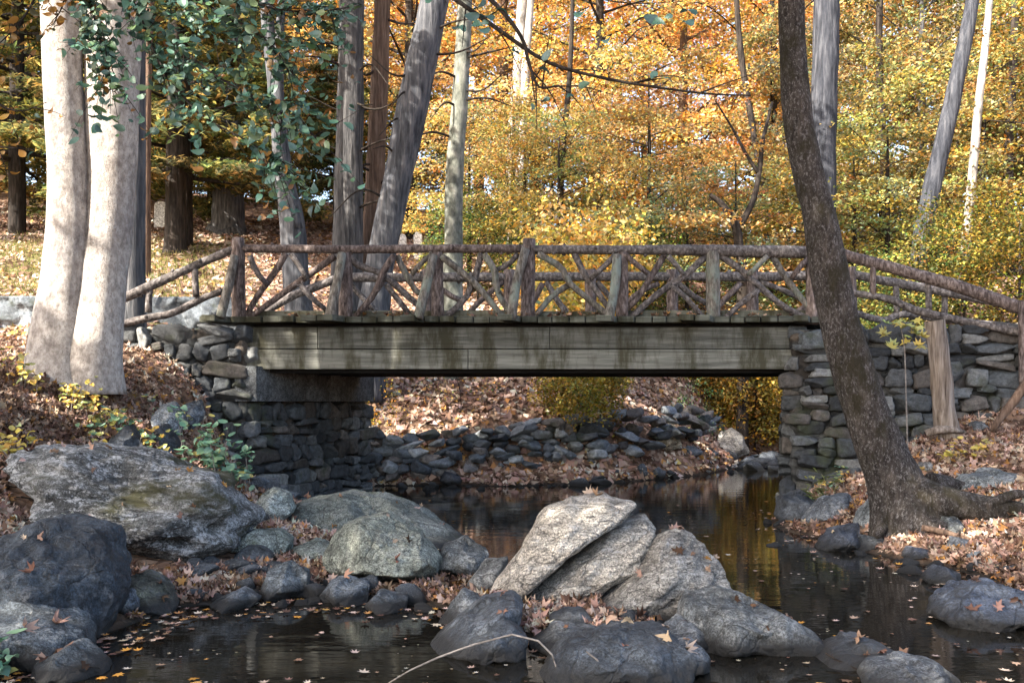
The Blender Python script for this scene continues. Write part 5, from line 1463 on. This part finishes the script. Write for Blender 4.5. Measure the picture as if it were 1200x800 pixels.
# trees out of view: three added for their shade, one bearing the hanging twig
random.seed(21)
for label, base, clumps, dens, cols, sd in [
    ('unseen tree added left of the camera to shade the rocks in the stream', (-9.6, -0.5), [((-9.4, -0.8, 9.8), 3.0), ((-7.2, 0.6, 10.6), 2.4), ((-11.0, -2.6, 10.4), 2.6), ((-7.6, -2.6, 10.2), 2.6), ((-9.2, 1.6, 11.2), 2.4)], 330, OLIVE + TEAL, 61),
    ('unseen tree added on the left slope to shade the leafy bank', (-13.5, 2.4), [((-13.4, 1.6, 10.0), 3.0), ((-12.0, 4.0, 10.8), 2.4), ((-15.6, 0.6, 10.6), 2.6), ((-12.4, -0.8, 11.0), 2.4)], 300, OLIVE + TEAL, 62),
    ('unseen tree added left of the stream to shade the bridge', (-7.6, 5.4), [((-7.0, 6.6, 10.4), 2.6), ((-5.0, 4.2, 10.2), 2.6), ((-3.2, 3.6, 11.0), 2.6), ((-9.4, 7.2, 10.8), 2.4), ((-4.2, 6.8, 11.4), 2.6), ((-1.2, 5.0, 11.2), 2.4), ((-8.2, 5.6, 11.8), 2.4), ((-6.0, 7.6, 10.9), 2.2)], 640, OLIVE + GOLD, 63),
    ('tall maple right of the camera with a twig over the stream', (4.8, 1.2), [((2.0, 1.6, 9.8), 2.4), ((4.4, 3.0, 10.4), 2.2), ((-0.6, 1.4, 10.6), 2.0)], 130, OLIVE + TEAL, 64),
]:
    g = hz(*base)
    r = empty('shade_tree', (base[0], base[1], g), label, 'tree')
    tp = (base[0] + .3, base[1] + .2, 9.2)
    V, F = tube([(base[0], base[1], g - .4), (base[0] + .1, base[1], g + 3), (base[0] + .15, base[1] + .1, g + 6), tp], [.34, .28, .22, .12], 16, 40, .08, 1.6)
    mk('trunk', V, F, M['grey_bark'], r)
    crown_part(r, clumps, dens, 0.24, cols, sd, tp)
    if 'twig' in label:
        hanging_bough(r, [[(450, -60, 7.2), (520, -10, 7.0), (580, 32, 6.9), (640, 72, 6.8), (700, 90, 6.8), (760, 101, 6.7), (830, 110, 6.7), (880, 112, 6.7)],
                          [(520, -40, 7.0), (575, 0, 6.9), (610, 42, 6.8), (620, 75, 6.8), (632, 102, 6.8), (655, 100, 6.8)]],
                      8, 0.42, 0.6, 0.09, TEAL + [BROWNL], None, 71, 0.022)
        for ln in ([(640, -30, 6.4), (690, -5, 6.3), (740, 4, 6.3), (800, 2, 6.2)], [(480, -40, 6.6), (530, -12, 6.5), (560, 10, 6.5)]):
            hanging_bough(r, [ln], 5, 0.25, 0.09, 0.12, TEAL + [BROWNL], [4, 4, 2, 3, .8], 72, 0.008)


# ------------------------------------------------------------------ low plants
def herb(name, label, cat, cx, cy, Y, wpx, hpx, n, size, cols, weights, seed, tmpl=OVALS, group=None):
    rs = np.random.RandomState(seed)
    c = P(cx, cy, Y); w = px2m(wpx, Y) / 2; h = px2m(hpx, Y)
    g0 = max(hz(c.x, Y), 0)
    r = empty(name, (c.x, Y, g0), label, cat, group)
    st = MB(); pos = []
    for _ in range(max(6, n // 9)):
        bx, by = c.x + rs.normal(0, w * .5), Y + rs.normal(0, w * .45)
        g = max(float(height([bx], [by])[0]), 0)
        e = np.array([bx + rs.normal(0, .08), by - abs(rs.normal(0, .06)), g + h * rs.uniform(.35, 1)])
        V, F = tube([(bx, by, g - .03), tuple((np.array([bx, by, g]) + e) / 2 + (0, 0, .03)), tuple(e)], [.005, .004, .002], 4, 6, .1, 5, cap=False); st.add(V, F)
        for j in range(9):
            t = rs.uniform(.35, 1.05)
            pos.append(np.array([bx, by, g]) * (1 - t) + e * t + rs.normal(0, .05, 3) * (1, 1, .5))
    pos = np.array(pos); k = len(pos)
    nrm = np.stack([rs.normal(0, .4, k), -.35 + rs.normal(0, .35, k), np.ones(k)], 1)
    V, F, C = cloud(pos, nrm, size * rs.uniform(.6, 1.3, k), palette(k, cols, weights, .2, rs), tmpl, rs)
    st.build('stems', M['stick'], r)
    mk('leaves', V, F, M['glossy_leaf'], r, False, C)


YEL = [(0.55, 0.42, 0.08), (0.42, 0.36, 0.10), (0.20, 0.22, 0.07), (0.5, 0.3, 0.06)]
TG = [(0.16, 0.30, 0.19), (0.11, 0.22, 0.15), (0.22, 0.34, 0.19), (0.42, 0.36, 0.10)]
herb('leafy_plant', 'pale teal leafy plant spilling over the bank above the mossy boulder', 'plant', 258, 545, 10.2, 80, 65, 230, 0.105, TG, [4, 3, 3, 1], 81)
herb('leafy_plant', 'yellow leafed seedlings at the foot of the pale twin beech', 'plant', 100, 470, 10.0, 60, 42, 110, 0.085, YEL, None, 82)
herb('leafy_plant', 'yellow seedlings at the far left edge beside the beech', 'plant', 20, 440, 10.0, 40, 42, 60, 0.08, YEL, None, 83)
herb('leafy_plant', 'green ground plants between the black pyramid stone and the beech', 'plant', 155, 500, 10.0, 75, 34, 130, 0.085, TG + YEL, None, 84)
herb('leafy_plant', 'small green plants along the top of the left bank below the wing wall', 'plant', 195, 452, 11.2, 70, 22, 80, 0.075, TG + YEL, None, 85)
herb('leafy_plant', 'yellow and green seedlings at the left end of the mossy boulder', 'plant', 10, 520, 8.4, 30, 40, 45, 0.08, YEL, None, 86)
herb('leafy_plant', 'blurred green leaves at the bottom left corner', 'plant', -8, 755, 5.0, 26, 60, 26, 0.09, TG, [3, 3, 1, .5], 87)
herb('leafy_plant', 'low green plants beneath the right abutment corner', 'plant', 985, 570, 11.4, 40, 25, 50, 0.06, TG + YEL, None, 88)
herb('leafy_plant', 'small yellow plants growing on the ground before the bare post', 'plant', 1140, 545, 10.9, 60, 20, 26, 0.085, YEL, [4, 2, 0, 2], 89)
herb('grass_tuft', 'tuft of drooping grass on the rock at the right abutment', 'grass tuft', 962, 590, 11.35, 22, 30, 70, 0.13, [(0.14, .18, .05), (.22, .24, .08)], None, 90, tmpl=[(np.array([(-.6, 0, 0), (0, -.04, .1), (.6, 0, -.1), (0, .04, .1)]), TRI_LEAF[1])])
# slender sapling before the right wall
sp = empty('sapling', tuple(P(1066, 590, 10.4)), 'slender sapling with a few big yellow leaves before the right wing wall', 'sapling')
V, F = tube([tuple(P(*p)) for p in [(1066, 600, 10.4), (1064, 540, 10.4), (1062, 470, 10.4), (1060, 410, 10.4), (1056, 385, 10.4)]], [.012, .010, .009, .007, .004], 6, 30, .1, 5)
mk('stem', V, F, M['stick'], sp)
rs = np.random.RandomState(5); k = 22
pos = np.array([P(rs.uniform(1036, 1082), rs.uniform(372, 408), 10.4 + rs.normal(0, .12)) for _ in range(k)])
V, F, C = cloud(pos, np.stack([rs.normal(0, .4, k), -.5 + rs.normal(0, .3, k), np.ones(k)], 1), .15 * rs.uniform(.7, 1.3, k), palette(k, YEL[:2] + [(.3, .34, .1)], None, .2, rs), MAPLES, rs)
mk('leaves', V, F, M['glossy_leaf'], sp, False, C)

# ------------------------------------------------------------------ fallen leaves
def rays(objs):
    Vs, Fs, n = [], [], 0
    for o in objs:
        m = np.array(o.matrix_basis); me = o.data
        v = np.empty(len(me.vertices) * 3); me.vertices.foreach_get('co', v); v = v.reshape(-1, 3) @ m[:3, :3].T + m[:3, 3]
        Vs.append(v); Fs += [[i + n for i in p.vertices] for p in me.polygons]; n += len(v)
    return BVHTree.FromPolygons([tuple(v) for v in np.vstack(Vs)], Fs)


bpy.context.view_layer.update()
rock_bvh = rays(ROCKS)
down = Vector((0, 0, -1))


def drop(xs, ys, p_rock, zmin=0.015):
    """where leaves settle: on the ground, some on the rocks"""
    h = height(xs, ys)
    e = 0.05
    gxn = (height(xs + e, ys) - h) / e; gyn = (height(xs, ys + e) - h) / e
    pos, nrm, onrock = [], [], []
    for i in range(len(xs)):
        hit, n, _, _ = rock_bvh.ray_cast(Vector((xs[i], ys[i], 6)), down)
        if hit is not None and hit.z > h[i] - 0.02:
            if n.z > 0.72 and random.random() < p_rock * (0.25 + 1.5 * max(0, mnoise.noise(hit * 1.7) + .25)):
                pos.append((hit.x, hit.y, hit.z + 0.012)); nrm.append(n[:]); onrock.append(True)
        elif h[i] > zmin:
            pos.append((xs[i], ys[i], h[i] + random.uniform(0.0, 0.05))); nrm.append((-gxn[i], -gyn[i], 1)); onrock.append(False)
    return np.array(pos), np.array(nrm)


def litter(name, label, n, xr, yr, size, p_rock, tmpls, tilt, seed, zmin=0.015, lod=True, keep=None):
    rs = np.random.RandomState(seed); random.seed(seed)
    u = rs.uniform(0, 1, n)
    ys = yr[0] * (yr[1] / yr[0]) ** u if lod else rs.uniform(*yr, n)
    xs = xr[0](ys) + (xr[1](ys) - xr[0](ys)) * rs.uniform(0, 1, n)
    if keep is not None:
            m = keep(xs, ys); xs, ys = xs[m], ys[m]
    drift = np.array([mnoise.fractal(Vector((a * 0.9, b * 0.9, 3.3)), 0.9, 2.0, 3) for a, b in zip(xs, ys)])
    m = drift > rs.uniform(-1.1, -0.25, len(xs)); xs, ys = xs[m], ys[m]
    pos, nrm = drop(xs, ys, p_rock, zmin)
    k = len(pos)
    nrm = unit(nrm) + rs.normal(0, tilt, (k, 3))
    damp = np.array([mnoise.fractal(Vector((p[0] * 0.55 + 9, p[1] * 0.55, 7.7)), 0.9, 2.0, 4) for p in pos])
    cl = palette(k, LITTER, LITTER_W, .3, rs) * np.clip(1.05 + 0.75 * damp, 0.45, 1.5)[:, None]
    V, F, C = cloud(pos, nrm, size * rs.uniform(.5, 1.5, k), np.clip(cl, 0, .55), tmpls, rs)
    o = mk(name, V, F, M['litter'], None, False, C)
    tag(o, label, 'fallen leaves', kind='stuff')


EDGE = 0.66
left_edge = lambda y: -EDGE * y
right_edge = lambda y: EDGE * y
bridge_free = lambda x, y: ~((np.abs(y - 14.2) < 1.5) & (x > -4.2 + (y - 13) * SK) & (x < 4.5 + (y - 13) * SK))
litter('fallen_leaves', 'brown and tan fallen leaves carpeting the banks near the rocks', 80000, (left_edge, right_edge), (4.7, 13.2), 0.095, 0.011, CRUMPLED, 0.6, 91, keep=bridge_free)
litter('fallen_leaves', 'pinkish brown fallen leaves covering the slope beyond the bridge', 90000, (lambda y: -0.62 * y, lambda y: 0.62 * y), (13.2, 36), 0.15, 0.1, [TRI_LEAF, (TRI_LEAF[0] * (1, 1.2, -2.5), TRI_LEAF[1])], 0.45, 92, keep=lambda x, y: bridge_free(x, y) & (np.random.RandomState(4).uniform(0, 1, len(x)) > gleft(x, y) * 0.62))
# thin grass among the leaves of the left slope
rs = np.random.RandomState(12); k = 42000
ys = rs.uniform(16, 30, k); xs = rs.uniform(-19, -4.5, k)
m = rs.uniform(0, 1, k) < gleft(xs, ys); xs, ys = xs[m], ys[m]; k = len(xs)
h = height(xs, ys); a = rs.uniform(0, 6.28, k); w = .012; hh = rs.uniform(.06, .15, k)
b0 = np.stack([xs - w * np.cos(a), ys - w * np.sin(a), h - .01], 1); b1 = np.stack([xs + w * np.cos(a), ys + w * np.sin(a), h - .01], 1)
tp = np.stack([xs + rs.normal(0, .05, k), ys + rs.normal(0, .05, k), h + hh], 1)
V = np.stack([b0, b1, tp], 1).reshape(-1, 3); C = np.repeat(palette(k, [(.16, .17, .05), (.22, .2, .07), (.11, .13, .04), (.3, .25, .11)], None, .2, rs), 3, axis=0)
tag(mk('grass', V, np.arange(3 * k).reshape(-1, 3), M['leaf'], None, False, C), 'short thin grass growing through the leaves on the left slope', 'grass', kind='stuff')
# leaves on the deck edge
rs = np.random.RandomState(3); k = 110
xs = rs.uniform(-3.9, 4.2, k); ys = rs.uniform(12.9, 13.1, k)
c0 = rs.choice([-2.9, -1.6, .9, -.1, 2.4, 3.4], k) + rs.normal(0, .18, k)
pos = np.stack([np.where(rs.rand(k) < .75, c0, xs), ys, np.full(k, ZT + .02) + rs.uniform(0, .03, k)], 1)
V, F, C = cloud(pos, np.stack([rs.normal(0, .4, k), rs.normal(0, .4, k), np.ones(k)], 1), .10 * rs.uniform(.6, 1.2, k), palette(k, LITTER + [(.45, .22, .12)], None, .2, rs), MAPLES, rs)
tag(mk('fallen_leaves', V, F, M['litter'], None, False, C), 'few fallen leaves lying along the edge of the bridge deck', 'fallen leaves', kind='stuff')
# floating leaves near the shores, thinning out over open water
rs = np.random.RandomState(8); k = 9000
ys = 4.7 * (16 / 4.7) ** rs.uniform(0, 1, k); xs = rs.uniform(-.62, .62, k) * ys
h = height(xs, ys)
m = (h < 0.0) & (rs.uniform(0, 1, k) < np.where(h > -0.14, 0.85, 0.05) * np.where(ys < 7.5, 1, .8))
xs, ys = xs[m], ys[m]; k = len(xs)
pos = np.stack([xs, ys, np.full(k, .006) + rs.uniform(0, .006, k)], 1)
V, F, C = cloud(pos, np.stack([rs.normal(0, .06, k), rs.normal(0, .06, k), np.ones(k)], 1), .07 * rs.uniform(.35, 1.2, k), palette(k, LITTER + [(.5, .24, .05), (.5, .42, .34)], None, .25, rs), MAPLES[:1] + [(t[0] * (1, 1, .3), t[1]) for t in MAPLES], rs)
tag(mk('floating_leaves', V, F, M['wet_leaf'], None, False, C), 'wet leaves floating on the dark water along the shores', 'floating leaves', kind='stuff')

rs = np.random.RandomState(44); tw_ = MB()
for _ in range(420):
    y = 4.8 * (14 / 4.8) ** rs.uniform(); x = rs.uniform(-.64, .64) * y
    h = hz(x, y)
    if h < .03 or (abs(y - 14.2) < 1.6 and -4 < x < 5.2): continue
    a = rs.uniform(0, 3.14); L = rs.uniform(.08, .35)
    d = np.array([math.cos(a), math.sin(a), 0]) * L
    p0 = np.array([x, y, h + .03]); p1 = p0 + d; p1[2] = hz(p1[0], p1[1]) + rs.uniform(.03, .07)
    V, F = tube([p0, (p0 + p1) / 2 + rs.normal(0, .02, 3), p1], [.005, .004, .002], 4, 5, .2, 6, cap=False)
    tw_.add(V, F)
tag(tw_.build('twig_litter', M['dark_bark']), 'dark broken twigs strewn through the fallen leaves on the banks', 'twigs', kind='stuff')
k = 1500
ys = 4.7 * (12 / 4.7) ** rs.uniform(0, 1, k); xs = rs.uniform(-.62, .62, k) * ys
dr = np.array([mnoise.fractal(Vector((a * 0.8, b * 2.0, 1.1)), 0.9, 2.0, 3) for a, b in zip(xs, ys)])
m = (height(xs, ys) < -0.01) & (dr > 0.12); xs, ys = xs[m], ys[m]; k = len(xs)
V, F, C = cloud(np.stack([xs, ys, np.full(k, .005)], 1), np.tile((0., 0., 1.), (k, 1)), .022 * rs.uniform(.4, 1.6, k), palette(k, [(.4, .36, .3), (.25, .2, .15)], None, .2, rs), MAPLES[:1], rs)
tag(mk('floating_specks', V, F, M['wet_leaf'], None, False, C), 'pale specks of scum drifting in streaks on the dark water', 'scum', kind='stuff')

# ------------------------------------------------------------------ sky, sun, camera
world = bpy.data.worlds.new('World'); scene.world = world
world.use_nodes = True
wn = world.node_tree.nodes; wl = world.node_tree.links
sky = wn.new('ShaderNodeTexSky'); sky.sky_type = 'NISHITA'; sky.sun_disc = False
sky.sun_elevation = math.asin(SUN.z); sky.sun_rotation = math.atan2(SUN.x, SUN.y)
sky.air_density = 1.0; sky.dust_density = 3.0; sky.ozone_density = 0.3
bg = wn['Background']; bg.inputs['Strength'].default_value = 0.15
wl.new(sky.outputs[0], bg.inputs['Color'])
sl = bpy.data.lights.new('sun', 'SUN'); sl.energy = 4.5; sl.angle = math.radians(0.5); sl.color = (1.0, 0.93, 0.82)
so = bpy.data.objects.new('sun', sl); COL.objects.link(so)
so.rotation_euler = (-SUN).to_track_quat('-Z', 'Y').to_euler(); so.location = SUN * 40

cd = bpy.data.cameras.new('camera'); co = bpy.data.objects.new('camera', cd); COL.objects.link(co)
co.location = (0, 0, EYE); co.rotation_euler = (math.radians(90), 0, 0)
cd.sensor_width = 36; cd.lens = 36 * FPX / 1200.0
cd.shift_y = (HOR - 400.0) / 1200.0
cd.clip_start = 0.05; cd.clip_end = 2000
scene.camera = co
vs = scene.view_settings
vs.view_transform = 'Standard'; vs.look = 'None'; vs.gamma = 1.0; vs.use_curve_mapping = False
vs.exposure = 2.25
cy = scene.cycles
cy.max_bounces = 7; cy.diffuse_bounces = 4; cy.glossy_bounces = 3; cy.transmission_bounces = 3; cy.transparent_max_bounces = 4
cy.use_denoising = True
cy.caustics_reflective = False; cy.caustics_refractive = False
cy.sample_clamp_indirect = 6
